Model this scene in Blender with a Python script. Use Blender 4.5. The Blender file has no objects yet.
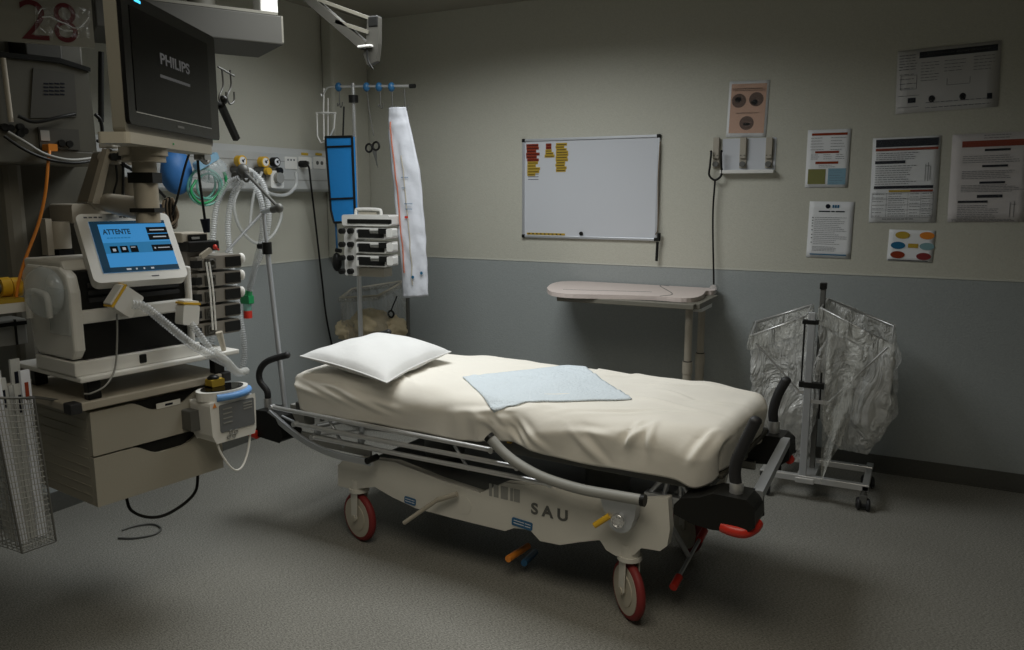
import bpy, math, random
from mathutils import Vector, Matrix, noise
random.seed(7)
R = math.radians
scene = bpy.context.scene
COL = scene.collection

# ------------------------------------------------------------------ camera
FPX, CXP, CYP, HC = 796.0, 512.0, 325.0, 1.42
PITCH = math.atan(130 / FPX); YAW = R(27.3)
cam_d = bpy.data.cameras.new('camera'); cam_d.sensor_width = 36.0; cam_d.lens = FPX * 36 / 1024
cam_d.clip_start = 0.02
cam = bpy.data.objects.new('camera', cam_d); COL.objects.link(cam)
cam.location = (0, 0, HC); cam.rotation_euler = (R(90) - PITCH, 0, YAW)
scene.camera = cam
# ------------------------------------------------------------------ world / lights / exposure
w = bpy.data.worlds.new('world'); scene.world = w; w.use_nodes = True
w.node_tree.nodes['Background'].inputs[0].default_value = (0.55, 0.55, 0.5, 1)
w.node_tree.nodes['Background'].inputs[1].default_value = 0.02
scene.view_settings.view_transform = 'Standard'; scene.view_settings.look = 'None'
scene.view_settings.gamma = 1.0; scene.view_settings.exposure = 0.22
scene.view_settings.use_curve_mapping = False
def area(name, loc, size, sy, power, color, target=None, spread=180):
    d = bpy.data.lights.new(name, 'AREA'); d.shape = 'RECTANGLE'; d.size = size; d.size_y = sy
    d.energy = power; d.color = color; d.spread = R(spread)
    o = bpy.data.objects.new(name, d); COL.objects.link(o); o.location = loc
    if target is not None:
        o.rotation_euler = (Vector(target) - Vector(loc)).to_track_quat('-Z', 'Y').to_euler()
    return o
area('ceiling_lamp_light', (-1.90, 2.85, 2.50), 1.2, 1.0, 25, (0.95, 0.98, 0.98), spread=158)
area('room_fill_light', (-0.6, 0.9, 2.50), 1.6, 1.2, 15, (1.0, 0.93, 0.78), spread=145)  # added fill light, brightens the faces turned to the camera; no lamp known here

# ------------------------------------------------------------------ geometry of the place
WX, WY, CH = -3.42, 4.39, 2.54      # left wall, back wall, ceiling
_F = Vector((-math.sin(YAW), math.cos(YAW), 0)) * math.cos(PITCH) + Vector((0, 0, -math.sin(PITCH)))
_U = Vector((-math.sin(YAW), math.cos(YAW), 0)) * math.sin(PITCH) + Vector((0, 0, math.cos(PITCH)))
_R = Vector((math.cos(YAW), math.sin(YAW), 0)); _C = Vector((0, 0, HC))
class Frame:
    """a local frame standing in the room: x along a front face, y into depth, z up; sight lines meet its planes"""
    def __init__(s, o, deg):
        s.o = Vector(o); a = R(deg); s.a = a
        s.u = Vector((math.cos(a), math.sin(a), 0)); s.v = Vector((-math.sin(a), math.cos(a), 0))
    def w(s, x, y, z): return s.o + s.u * x + s.v * y + Vector((0, 0, z))
    def wp(s, p): return s.w(*p)
    def loc(s, p): q = Vector(p) - s.o; return Vector((q.dot(s.u), q.dot(s.v), q.z))
    def _r(s, px, py): return _F + _R * ((px - CXP) / FPX) - _U * ((py - CYP) / FPX)
    def Y(s, px, py, y): d = s._r(px, py); return s.loc(_C + d * ((s.o + s.v * y - _C).dot(s.v) / d.dot(s.v)))
    def X(s, px, py, x): d = s._r(px, py); return s.loc(_C + d * ((s.o + s.u * x - _C).dot(s.u) / d.dot(s.u)))
    def Z(s, px, py, z): d = s._r(px, py); return s.loc(_C + d * ((s.o.z + z - HC) / d.z))
    def M(s): return Matrix.Translation(s.o) @ Matrix.Rotation(s.a, 4, 'Z')
W = Frame((0, 0, 0), 0)
G = Frame((-1.38, 2.755, 0), -3.9)       # gurney
P = Frame((-2.2, 1.475, 0), 82.6)        # ventilator and drawer unit
L = Frame((0, 0, 0), 90)                 # left wall: x = world Y, y = -world X

# ------------------------------------------------------------------ materials
def mat(name, col, rough=0.5, metal=0.0, bump=0.0, bscale=60, var=0.0, vscale=4, alpha=1.0, emit=None, estr=0, trans=0, spec=0.5, coat=0, sss=0):
    m = bpy.data.materials.new(name); m.use_nodes = True; nt = m.node_tree; n = nt.nodes; b = n['Principled BSDF']
    c = (*col, 1); b.inputs['Base Color'].default_value = c
    b.inputs['Roughness'].default_value = rough; b.inputs['Metallic'].default_value = metal
    b.inputs['Specular IOR Level'].default_value = spec
    b.inputs['Transmission Weight'].default_value = trans; b.inputs['Coat Weight'].default_value = coat
    if emit: b.inputs['Emission Color'].default_value = (*emit, 1); b.inputs['Emission Strength'].default_value = estr
    tc = n.new('ShaderNodeTexCoord')
    if var > 0:
        t = n.new('ShaderNodeTexNoise'); t.inputs['Scale'].default_value = vscale; t.inputs['Detail'].default_value = 4
        nt.links.new(tc.outputs['Object'], t.inputs['Vector'])
        mx = n.new('ShaderNodeMix'); mx.data_type = 'RGBA'
        mx.inputs[6].default_value = (*[x * (1 - var) for x in col], 1); mx.inputs[7].default_value = (*[min(1, x * (1 + var)) for x in col], 1)
        nt.links.new(t.outputs[0], mx.inputs[0]); nt.links.new(mx.outputs[2], b.inputs['Base Color'])
    if bump > 0:
        t = n.new('ShaderNodeTexNoise'); t.inputs['Scale'].default_value = bscale; t.inputs['Detail'].default_value = 3
        nt.links.new(tc.outputs['Object'], t.inputs['Vector'])
        bp = n.new('ShaderNodeBump'); bp.inputs['Strength'].default_value = bump; bp.inputs['Distance'].default_value = 0.01
        nt.links.new(t.outputs[0], bp.inputs['Height']); nt.links.new(bp.outputs[0], b.inputs['Normal'])
    if alpha < 1:
        out = n['Material Output']; tr = n.new('ShaderNodeBsdfTransparent'); ms = n.new('ShaderNodeMixShader')
        ms.inputs[0].default_value = alpha
        nt.links.new(tr.outputs[0], ms.inputs[1]); nt.links.new(b.outputs[0], ms.inputs[2]); nt.links.new(ms.outputs[0], out.inputs[0])
    return m
def bagmat(name, col, a0, a1):
    m = mat(name, col, 0.22, spec=1.0, alpha=0.5); nt = m.node_tree; n = nt.nodes; b = n['Principled BSDF']
    tc = n.new('ShaderNodeTexCoord'); vo = n.new('ShaderNodeTexVoronoi'); vo.feature = 'DISTANCE_TO_EDGE'; vo.inputs['Scale'].default_value = 9
    ns = n.new('ShaderNodeTexNoise'); ns.inputs['Scale'].default_value = 7; ns.inputs['Distortion'].default_value = 1.5; ns.inputs['Detail'].default_value = 4
    mp = n.new('ShaderNodeMapping'); mp.inputs['Scale'].default_value = (1, 1, 0.45)
    nt.links.new(tc.outputs['Object'], mp.inputs[0]); nt.links.new(mp.outputs[0], ns.inputs['Vector'])
    mv = n.new('ShaderNodeMix'); mv.data_type = 'VECTOR'; mv.inputs[0].default_value = 0.25
    nt.links.new(mp.outputs[0], mv.inputs[4]); nt.links.new(ns.outputs[1], mv.inputs[5]); nt.links.new(mv.outputs[1], vo.inputs['Vector'])
    ad = n.new('ShaderNodeMath'); ad.operation = 'MULTIPLY_ADD'; ad.inputs[1].default_value = 1.2
    nt.links.new(ns.outputs[0], ad.inputs[0]); nt.links.new(vo.outputs['Distance'], ad.inputs[2])
    bp = n.new('ShaderNodeBump'); bp.inputs['Strength'].default_value = 1.0; bp.inputs['Distance'].default_value = 0.05
    nt.links.new(ad.outputs[0], bp.inputs['Height']); nt.links.new(bp.outputs[0], b.inputs['Normal'])
    lw = n.new('ShaderNodeLayerWeight'); lw.inputs[0].default_value = 0.35; nt.links.new(bp.outputs[0], lw.inputs['Normal'])
    mr = n.new('ShaderNodeMapRange'); mr.inputs[3].default_value = a0; mr.inputs[4].default_value = a1; nt.links.new(lw.outputs['Fresnel'], mr.inputs[0])
    ms = [x for x in n if x.type == 'MIX_SHADER'][0]; nt.links.new(mr.outputs[0], ms.inputs[0])
    return m
M = {}
M['cream'] = mat('bedsheet_cotton', (0.82, 0.785, 0.71), 0.9, bump=0.35, bscale=9, var=0.03, vscale=300)
M['pillow'] = mat('pillow_cotton', (0.73, 0.73, 0.72), 0.9, bump=0.3, bscale=14)
M['pad'] = mat('pad_tissue', (0.66, 0.73, 0.78), 0.95, bump=0.6, bscale=90)
M['abs'] = mat('grey_white_plastic', (0.66, 0.64, 0.58), 0.45, var=0.1, vscale=5)
M['absw'] = mat('white_plastic', (0.80, 0.79, 0.75), 0.4)
M['absg'] = mat('grey_plastic', (0.30, 0.30, 0.28), 0.5)
M['steel'] = mat('brushed_steel', (0.72, 0.72, 0.72), 0.33, 0.75)
M['alu'] = mat('satin_aluminium', (0.60, 0.62, 0.65), 0.42, 0.7)
M['chrome'] = mat('chrome', (0.75, 0.75, 0.75), 0.25, 0.8)
M['dmetal'] = mat('dark_metal', (0.14, 0.14, 0.13), 0.5, 0.4)
M['black'] = mat('black_plastic', (0.012, 0.012, 0.011), 0.4, spec=0.22)
M['rubber'] = mat('black_rubber', (0.02, 0.02, 0.022), 0.55)
M['red'] = mat('red_plastic', (0.62, 0.035, 0.02), 0.35)
M['redtyre'] = mat('red_tyre', (0.22, 0.02, 0.02), 0.6)
M['blue'] = mat('blue_plastic', (0.02, 0.11, 0.24), 0.4)
M['bluecloth'] = mat('blue_nylon', (0.015, 0.27, 0.72), 0.6, bump=0.2, bscale=30)
M['blueb'] = mat('blue_rubber', (0.03, 0.15, 0.40), 0.55, var=0.2, vscale=20)
M['bluering'] = mat('light_blue_plastic', (0.15, 0.36, 0.75), 0.4)
M['yellow'] = mat('yellow_plastic', (0.75, 0.45, 0.03), 0.4)
M['orange'] = mat('orange_plastic', (0.75, 0.25, 0.03), 0.4)
M['green'] = mat('green_plastic', (0.02, 0.30, 0.10), 0.35)
M['teal'] = mat('teal_tint_plastic', (0.20, 0.55, 0.45), 0.2, alpha=0.55)
M['hose'] = mat('clear_ribbed_hose', (0.70, 0.72, 0.73), 0.2, alpha=0.42)
M['clear'] = mat('clear_tubing', (0.75, 0.76, 0.74), 0.2, alpha=0.5)
M['clearg'] = mat('clear_moulded_plastic', (0.6, 0.66, 0.68), 0.12, alpha=0.32)
M['bag'] = bagmat('clear_polythene', (0.92, 0.92, 0.89), 0.46, 0.85)
M['bagthin'] = bagmat('thin_polythene', (0.80, 0.80, 0.76), 0.10, 0.5)
M['bagfold'] = bagmat('folded_polythene', (0.80, 0.80, 0.74), 0.30, 0.7)
M['film'] = mat('thin_cling_film', (0.8, 0.8, 0.78), 0.15, alpha=0.12, bump=1.0, bscale=25, spec=1.0)
M['laminate'] = mat('laminating_film', (0.8, 0.8, 0.8), 0.08, alpha=0.05, bump=0.5, bscale=7, spec=1.0)
M['paper'] = mat('white_paper', (0.80, 0.81, 0.82), 0.75)
M['paperb'] = mat('warm_paper', (0.66, 0.62, 0.61), 0.7)
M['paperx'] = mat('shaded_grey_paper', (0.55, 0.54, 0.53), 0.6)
M['ink'] = mat('dark_ink', (0.012, 0.014, 0.022), 0.8, spec=0.1)
M['inkg'] = mat('grey_ink', (0.14, 0.145, 0.16), 0.8, spec=0.1)
M['inkr'] = mat('rust_ink', (0.27, 0.045, 0.02), 0.8, spec=0.1)
M['inky'] = mat('ochre_ink', (0.50, 0.34, 0.05), 0.8, spec=0.1)
M['inkb'] = mat('blue_ink', (0.03, 0.15, 0.28), 0.8, spec=0.1)
M['inkbr'] = mat('brown_ink', (0.10, 0.05, 0.03), 0.6)
M['peach'] = mat('peach_print', (0.58, 0.36, 0.26), 0.65)
M['olive'] = mat('olive_print', (0.20, 0.20, 0.06), 0.7)
M['white'] = mat('white_enamel', (0.64, 0.66, 0.70), 0.3, coat=0.3)
M['beigetop'] = mat('pinkish_laminate', (0.66, 0.57, 0.53), 0.5)
M['beige'] = mat('beige_plastic', (0.50, 0.46, 0.38), 0.5)
M['beigem'] = mat('beige_painted_metal', (0.42, 0.38, 0.31), 0.5)
M['drawer'] = mat('putty_painted_panel', (0.36, 0.335, 0.275), 0.5, bump=0.05, bscale=200)
M['dark'] = mat('dark_olive_casing', (0.075, 0.07, 0.052), 0.55, var=0.15, vscale=8)
M['dark2'] = mat('charcoal_olive_panel', (0.045, 0.042, 0.032), 0.6)
M['column'] = mat('taupe_column_paint', (0.16, 0.15, 0.12), 0.5, var=0.12)
M['pumpc'] = mat('pump_taupe_casing', (0.22, 0.20, 0.17), 0.5)
M['maroon'] = mat('maroon_print', (0.13, 0.008, 0.014), 0.6)
M['signg'] = mat('pale_sign_board', (0.34, 0.33, 0.28), 0.5)
M['glass'] = mat('dark_screen_glass', (0.003, 0.003, 0.003), 0.07, spec=0.12)
M['gloss'] = mat('glossy_black_bezel', (0.006, 0.006, 0.006), 0.12, spec=0.3)
M['logo'] = mat('dim_lit_text', (0.05, 0.05, 0.05), 0.4, emit=(0.5, 0.5, 0.55), estr=0.022)
M['scr'] = mat('screen_blue_light', (0.02, 0.05, 0.08), 0.5, spec=0.05, emit=(0.045, 0.27, 0.60), estr=0.62)
M['scr2'] = mat('screen_mid_blue_light', (0.02, 0.05, 0.08), 0.5, spec=0.05, emit=(0.02, 0.17, 0.36), estr=0.62)
M['scr3'] = mat('screen_navy_light', (0.01, 0.02, 0.03), 0.5, spec=0.05, emit=(0.012, 0.04, 0.07), estr=0.5)
M['scrk'] = mat('screen_black_button', (0.003, 0.004, 0.006), 0.6, spec=0.05)
M['scrw'] = mat('screen_white_text', (0.1, 0.1, 0.1), 0.5, spec=0.05, emit=(0.6, 0.65, 0.7), estr=0.4)
M['led'] = mat('cyan_indicator', (0.0, 0.1, 0.2), 0.4, emit=(0.05, 0.6, 1.0), estr=1.2)
M['lcd'] = mat('grey_display', (0.16, 0.17, 0.18), 0.3)
M['trash'] = mat('cream_glove_rubber', (0.62, 0.52, 0.34), 0.7, bump=0.8, bscale=40)
M['sleeve'] = mat('paper_and_film_sleeve', (0.74, 0.76, 0.82), 0.45, bump=0.25, bscale=25)
M['wood'] = mat('tan_cable', (0.20, 0.15, 0.10), 0.6)
M['railw'] = mat('white_trunking', (0.52, 0.53, 0.52), 0.45)

def wall_mat():
    m = mat('two_tone_wall_vinyl', (0.5, 0.5, 0.5), 0.62); nt = m.node_tree; n = nt.nodes; b = n['Principled BSDF']
    g = n.new('ShaderNodeNewGeometry'); s = n.new('ShaderNodeSeparateXYZ'); nt.links.new(g.outputs['Position'], s.inputs[0])
    gt = n.new('ShaderNodeMath'); gt.operation = 'GREATER_THAN'; gt.inputs[1].default_value = 1.022; nt.links.new(s.outputs[2], gt.inputs[0])
    t = n.new('ShaderNodeTexNoise'); t.inputs['Scale'].default_value = 150; t.inputs['Detail'].default_value = 2
    nt.links.new(g.outputs['Position'], t.inputs['Vector'])
    def mix(a, c):
        x = n.new('ShaderNodeMix'); x.data_type = 'RGBA'; x.inputs[6].default_value = (*a, 1); x.inputs[7].default_value = (*c, 1)
        nt.links.new(t.outputs[0], x.inputs[0]); return x.outputs[2]
    lo = mix((0.29, 0.315, 0.315), (0.39, 0.415, 0.41)); hi = mix((0.49, 0.48, 0.405), (0.60, 0.59, 0.51))
    mx = n.new('ShaderNodeMix'); mx.data_type = 'RGBA'; nt.links.new(gt.outputs[0], mx.inputs[0])
    nt.links.new(lo, mx.inputs[6]); nt.links.new(hi, mx.inputs[7]); nt.links.new(mx.outputs[2], b.inputs['Base Color'])
    bp = n.new('ShaderNodeBump'); bp.inputs['Strength'].default_value = 0.35; bp.inputs['Distance'].default_value = 0.004
    nt.links.new(t.outputs[0], bp.inputs['Height']); nt.links.new(bp.outputs[0], b.inputs['Normal'])
    return m
def floor_mat():
    m = mat('speckled_grey_vinyl', (0.2, 0.2, 0.2), 0.55); nt = m.node_tree; n = nt.nodes; b = n['Principled BSDF']
    g = n.new('ShaderNodeNewGeometry')
    t = n.new('ShaderNodeTexNoise'); t.inputs['Scale'].default_value = 115; t.inputs['Detail'].default_value = 5; t.inputs['Roughness'].default_value = 0.85
    mp = n.new('ShaderNodeMapping'); mp.inputs['Scale'].default_value = (1, 2.2, 1); mp.inputs['Rotation'].default_value = (0, 0, 0.4)
    nt.links.new(g.outputs['Position'], mp.inputs[0]); nt.links.new(mp.outputs[0], t.inputs['Vector'])
    cr = n.new('ShaderNodeValToRGB'); cr.color_ramp.elements[0].position = 0.40; cr.color_ramp.elements[0].color = (0.10, 0.095, 0.08, 1)
    cr.color_ramp.elements[1].position = 0.60; cr.color_ramp.elements[1].color = (0.44, 0.43, 0.385, 1)
    nt.links.new(t.outputs[0], cr.inputs[0])
    t2 = n.new('ShaderNodeTexNoise'); t2.inputs['Scale'].default_value = 1.6; nt.links.new(g.outputs['Position'], t2.inputs['Vector'])
    mx = n.new('ShaderNodeMix'); mx.data_type = 'RGBA'; mx.blend_type = 'MULTIPLY'; mx.inputs[0].default_value = 0.35
    nt.links.new(cr.outputs[0], mx.inputs[6]); nt.links.new(t2.outputs[0], mx.inputs[7]); nt.links.new(mx.outputs[2], b.inputs['Base Color'])
    bp = n.new('ShaderNodeBump'); bp.inputs['Strength'].default_value = 0.08; bp.inputs['Distance'].default_value = 0.002
    nt.links.new(t.outputs[0], bp.inputs['Height']); nt.links.new(bp.outputs[0], b.inputs['Normal'])
    return m
M['wall'] = wall_mat(); M['floor'] = floor_mat()
M['ceil'] = mat('ceiling_paint', (0.30, 0.285, 0.235), 0.8, bump=0.2, bscale=120)
M['skirt'] = mat('dark_vinyl_skirting', (0.085, 0.085, 0.075), 0.5, var=0.25, vscale=90)
M['trimw'] = mat('pale_weld_strip', (0.60, 0.60, 0.53), 0.5)

# ------------------------------------------------------------------ mesh builder
def catmull(pts, n=6):
    pts = [Vector(p) for p in pts]
    if len(pts) < 3: return pts
    out = []
    q = [pts[0] * 2 - pts[1]] + pts + [pts[-1] * 2 - pts[-2]]
    for i in range(1, len(q) - 2):
        for k in range(n):
            t = k / n; a, b, c, d = q[i - 1:i + 3]
            out.append(0.5 * ((2 * b) + (c - a) * t + (2 * a - 5 * b + 4 * c - d) * t * t + (3 * b - a - 3 * c + d) * t ** 3))
    out.append(pts[-1]); return out
class MB:
    def __init__(s, M_=None): s.v = []; s.f = []; s.mi = []; s.sm = []; s.M = M_ or Matrix.Identity(4); s.m = 0
    def _add(s, vs, fs, smooth=False):
        b = len(s.v); s.v += [s.M @ Vector(p) for p in vs]
        for f in fs: s.f.append([b + i for i in f]); s.mi.append(s.m); s.sm.append(smooth)
        return s
    def box(s, x0, x1, y0, y1, z0, z1):
        if x0 > x1: x0, x1 = x1, x0
        if y0 > y1: y0, y1 = y1, y0
        if z0 > z1: z0, z1 = z1, z0
        return s._add([(x, y, z) for z in (z0, z1) for y in (y0, y1) for x in (x0, x1)],
                      [(0, 2, 3, 1), (4, 5, 7, 6), (0, 1, 5, 4), (2, 6, 7, 3), (0, 4, 6, 2), (1, 3, 7, 5)])
    def rbox(s, x0, x1, y0, y1, z0, z1, r=0.01, ax='y', seg=5):
        """box with its four long edges rounded, extruded along ax"""
        if ax == 'y': a0, a1, b0, b1, d0, d1 = x0, x1, z0, z1, y0, y1
        elif ax == 'z': a0, a1, b0, b1, d0, d1 = x0, x1, y0, y1, z0, z1
        else: a0, a1, b0, b1, d0, d1 = y0, y1, z0, z1, x0, x1
        pr = []
        for cx_, cy_, st in ((a1 - r, b1 - r, 0), (a0 + r, b1 - r, 90), (a0 + r, b0 + r, 180), (a1 - r, b0 + r, 270)):
            for k in range(seg + 1):
                t = R(st + 90 * k / seg); pr.append((cx_ + r * math.cos(t), cy_ + r * math.sin(t)))
        return s.prism(pr, d0, d1, ax)
    def prism(s, pr, d0, d1, ax='y', smooth=False):
        n = len(pr)
        f = {'y': lambda p, d: (p[0], d, p[1]), 'z': lambda p, d: (p[0], p[1], d), 'x': lambda p, d: (d, p[0], p[1])}[ax]
        vs = [f(p, d0) for p in pr] + [f(p, d1) for p in pr]
        fs = [(i, (i + 1) % n, n + (i + 1) % n, n + i) for i in range(n)]
        s._add(vs, fs, smooth); s._add(vs[:n], [tuple(range(n))]); s._add(vs[n:], [tuple(reversed(range(n)))])
        return s
    def tube(s, pts, r, seg=10, smooth_n=0, corr=None, caps=True, closed=False):
        pts = [Vector(p) for p in pts]
        if smooth_n: pts = catmull(pts, smooth_n)
        if corr:
            amp, pitch = corr; L_ = [0]
            for i in range(1, len(pts)): L_.append(L_[-1] + (pts[i] - pts[i - 1]).length)
            N = max(4, int(L_[-1] / (pitch / 4))); q = []; j = 0
            for k in range(N + 1):
                t = L_[-1] * k / N
                while j < len(pts) - 2 and L_[j + 1] < t: j += 1
                dd = L_[j + 1] - L_[j]; q.append(pts[j].lerp(pts[j + 1], 0 if dd == 0 else (t - L_[j]) / dd))
            pts = q
        n = len(pts); rad = r if callable(r) else (lambda t: r)
        vs = []; up = None
        for i, p in enumerate(pts):
            t = (pts[min(i + 1, n - 1)] - pts[max(i - 1, 0)])
            if closed: t = pts[(i + 1) % n] - pts[i - 1]
            t = t.normalized() if t.length > 1e-9 else Vector((0, 0, 1))
            if up is None:
                up = Vector((0, 0, 1)) if abs(t.z) < 0.9 else Vector((1, 0, 0))
            side = t.cross(up)
            if side.length < 1e-6: side = t.cross(Vector((0, 1, 0.1)))
            side.normalize(); up = side.cross(t).normalized()
            rr = rad(i / max(1, n - 1))
            if corr: rr *= (1 + amp * (1 if i % 4 < 2 else -1))
            for k in range(seg):
                a = 2 * math.pi * k / seg; vs.append(p + side * (rr * math.cos(a)) + up * (rr * math.sin(a)))
        fs = []
        for i in range(n - 1 if not closed else n):
            j = (i + 1) % n
            for k in range(seg):
                k2 = (k + 1) % seg; fs.append((i * seg + k, i * seg + k2, j * seg + k2, j * seg + k))
        s._add(vs, fs, True)
        if caps and not closed:
            s._add(vs[:seg], [tuple(reversed(range(seg)))]); s._add(vs[-seg:], [tuple(range(seg))])
        return s
    def cyl(s, p, q, r, r2=None, seg=20):
        r2 = r if r2 is None else r2
        return s.tube([p, q], (lambda t: r + (r2 - r) * t), seg)
    def ring(s, c, nrm, Rr, r, seg=28, tseg=8):
        c = Vector(c); nrm = Vector(nrm).normalized(); a = nrm.orthogonal().normalized(); b = nrm.cross(a)
        return s.tube([c + a * Rr * math.cos(2 * math.pi * k / seg) + b * Rr * math.sin(2 * math.pi * k / seg) for k in range(seg)], r, tseg, closed=True)
    def ell(s, c, rx, ry, rz, nu=16, nv=10, fn=None):
        vs = []; c = Vector(c)
        for j in range(nv + 1):
            ph = math.pi * j / nv
            for i in range(nu):
                th = 2 * math.pi * i / nu
                d = Vector((math.sin(ph) * math.cos(th), math.sin(ph) * math.sin(th), math.cos(ph)))
                k = fn(d) if fn else 1
                vs.append(c + Vector((d.x * rx, d.y * ry, d.z * rz)) * k)
        fs = []
        for j in range(nv):
            for i in range(nu):
                i2 = (i + 1) % nu; fs.append((j * nu + i, (j + 1) * nu + i, (j + 1) * nu + i2, j * nu + i2))
        return s._add(vs, fs, True)
    def grid(s, fn, nu, nv, smooth=True):
        vs = [fn(i / nu, j / nv) for j in range(nv + 1) for i in range(nu + 1)]
        fs = [(j * (nu + 1) + i, j * (nu + 1) + i + 1, (j + 1) * (nu + 1) + i + 1, (j + 1) * (nu + 1) + i) for j in range(nv) for i in range(nu)]
        return s._add(vs, fs, smooth)
    def quad(s, a, b, c, d): return s._add([a, b, c, d], [(0, 1, 2, 3)])
    def each(s, name, mats, parent, bevel=0):
        """one object per separate piece"""
        root = list(range(len(s.v)))
        def find(a):
            while root[a] != a: root[a] = root[root[a]]; a = root[a]
            return a
        for f in s.f:
            for k in f[1:]: root[find(k)] = find(f[0])
        # pieces whose bounds touch stay together
        ids = {}
        for i in range(len(s.v)): ids.setdefault(find(i), []).append(i)
        out = []
        for vs in ids.values():
            mp_ = {v: k for k, v in enumerate(vs)}; b = MB()
            b.v = [s.v[v] for v in vs]
            for f, mi, sm in zip(s.f, s.mi, s.sm):
                if f[0] in mp_: b.f.append([mp_[k] for k in f]); b.mi.append(mi); b.sm.append(sm)
            if b.f: out.append(b.build(name, mats, parent, bevel=bevel))
        return out
    def build(s, name, mats, parent=None, bevel=0, sub=0, solid=0):
        mats = mats if isinstance(mats, (list, tuple)) else [mats]
        if parent is not None: o0 = parent_world(parent)
        else:
            xs = [v.x for v in s.v]; ys = [v.y for v in s.v]; zs = [v.z for v in s.v]
            o0 = Vector(((min(xs) + max(xs)) / 2, (min(ys) + max(ys)) / 2, min(zs)))
        me = bpy.data.meshes.new(name); me.from_pydata([tuple(v - o0) for v in s.v], [], s.f)
        for m in mats: me.materials.append(M[m] if isinstance(m, str) else m)
        for i, p in enumerate(me.polygons): p.material_index = s.mi[i]; p.use_smooth = s.sm[i]
        me.validate(); me.update()
        import bmesh as bm_
        b = bm_.new(); b.from_mesh(me); bm_.ops.recalc_face_normals(b, faces=b.faces); b.to_mesh(me); b.free()
        o = bpy.data.objects.new(name, me); COL.objects.link(o)
        if parent is not None: o.parent = parent
        else: o.location = o0
        if bevel:
            md = o.modifiers.new('bevel', 'BEVEL'); md.width = bevel; md.segments = 2; md.limit_method = 'ANGLE'; md.angle_limit = R(40)
        if sub: md = o.modifiers.new('sub', 'SUBSURF'); md.levels = sub; md.render_levels = sub
        if solid: md = o.modifiers.new('solid', 'SOLIDIFY'); md.thickness = solid; md.offset = 0
        return o
def parent_world(o):
    v = Vector((0, 0, 0))
    while o is not None: v += Vector(o.location); o = o.parent
    return v
def thing(name, label, cat, loc, group=None):
    o = bpy.data.objects.new(name, None); COL.objects.link(o); o.location = loc; o.empty_display_size = 0.05
    return tag(o, label, cat, group)
def tag(o, label, cat, group=None, kind=None):
    o['label'] = label; o['category'] = cat
    if group: o['group'] = group
    if kind: o['kind'] = kind
    return o
def struct(o): o['kind'] = 'structure'; return o
def text(name, body, fr, x, y, z, h, m, parent, extrude=0.0006, tilt=None, align='LEFT', width=None, Mx=None, bold=0.0):
    c = bpy.data.curves.new(name, 'FONT'); c.body = body; c.size = h * 1.4; c.extrude = extrude; c.align_x = align; c.offset = bold
    t = bpy.data.objects.new('tmp', c); COL.objects.link(t)
    bpy.context.view_layer.update()
    me = bpy.data.meshes.new_from_object(t.evaluated_get(bpy.context.evaluated_depsgraph_get()))
    bpy.data.objects.remove(t)
    if Mx is None:
        Mx = fr.M() @ Matrix.Translation((x, y, z)) @ Matrix.Rotation(R(90), 4, 'X')
    if width:
        xs = [v.co.x for v in me.vertices]; k = width / max(1e-6, (max(xs) - min(xs))); Mx = Mx @ Matrix.Diagonal((k, 1, 1, 1))
    o0 = parent_world(parent)
    for v in me.vertices: v.co = Mx @ v.co - o0
    me.materials.clear(); me.materials.append(M[m])
    o = bpy.data.objects.new(name, me); COL.objects.link(o); o.parent = parent
    return o

# ================================================================== the room
X1, Y0 = 2.6, -2.2
struct(MB().box(WX - 0.1, X1 + 0.1, Y0 - 0.1, WY + 0.1, -0.08, 0).build('floor', 'floor'))
struct(MB().box(WX - 0.1, X1 + 0.1, Y0 - 0.1, WY + 0.1, CH, CH + 0.08).build('ceiling', 'ceil'))
struct(MB().box(WX - 0.1, X1 + 0.1, WY, WY + 0.1, 0, CH).build('wall_back', 'wall'))
struct(MB().box(WX - 0.1, WX, Y0, WY, 0, CH).build('wall_left', 'wall'))
struct(MB().box(X1, X1 + 0.1, Y0, WY, 0, CH).build('wall_right', 'wall'))
struct(MB().box(WX, X1, Y0 - 0.1, Y0, 0, CH).build('wall_front', 'wall'))
struct(MB().box(WX, X1, WY - 0.006, WY, 0, 0.092).box(WX, X1, WY - 0.012, WY, 0, 0.006).build('baseboard_back', 'skirt'))
struct(MB().box(WX, WX + 0.006, Y0, WY - 0.012, 0, 0.092).build('baseboard_left', 'skirt'))
struct(MB().box(WX + 0.004, X1, WY - 0.003, WY, 1.018, 1.026).build('trim_1', 'trimw'))
struct(MB().box(WX, WX + 0.003, Y0, WY - 0.003, 1.018, 1.026).build('trim_2', 'trimw'))
a_ = L.Y(332, 60, 3.42 - 0.09).x
struct(MB().rbox(WX, WX + 0.09, a_, WY, 1.026, CH, 0.02, 'z').build('trim_3', 'wall'))

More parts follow.
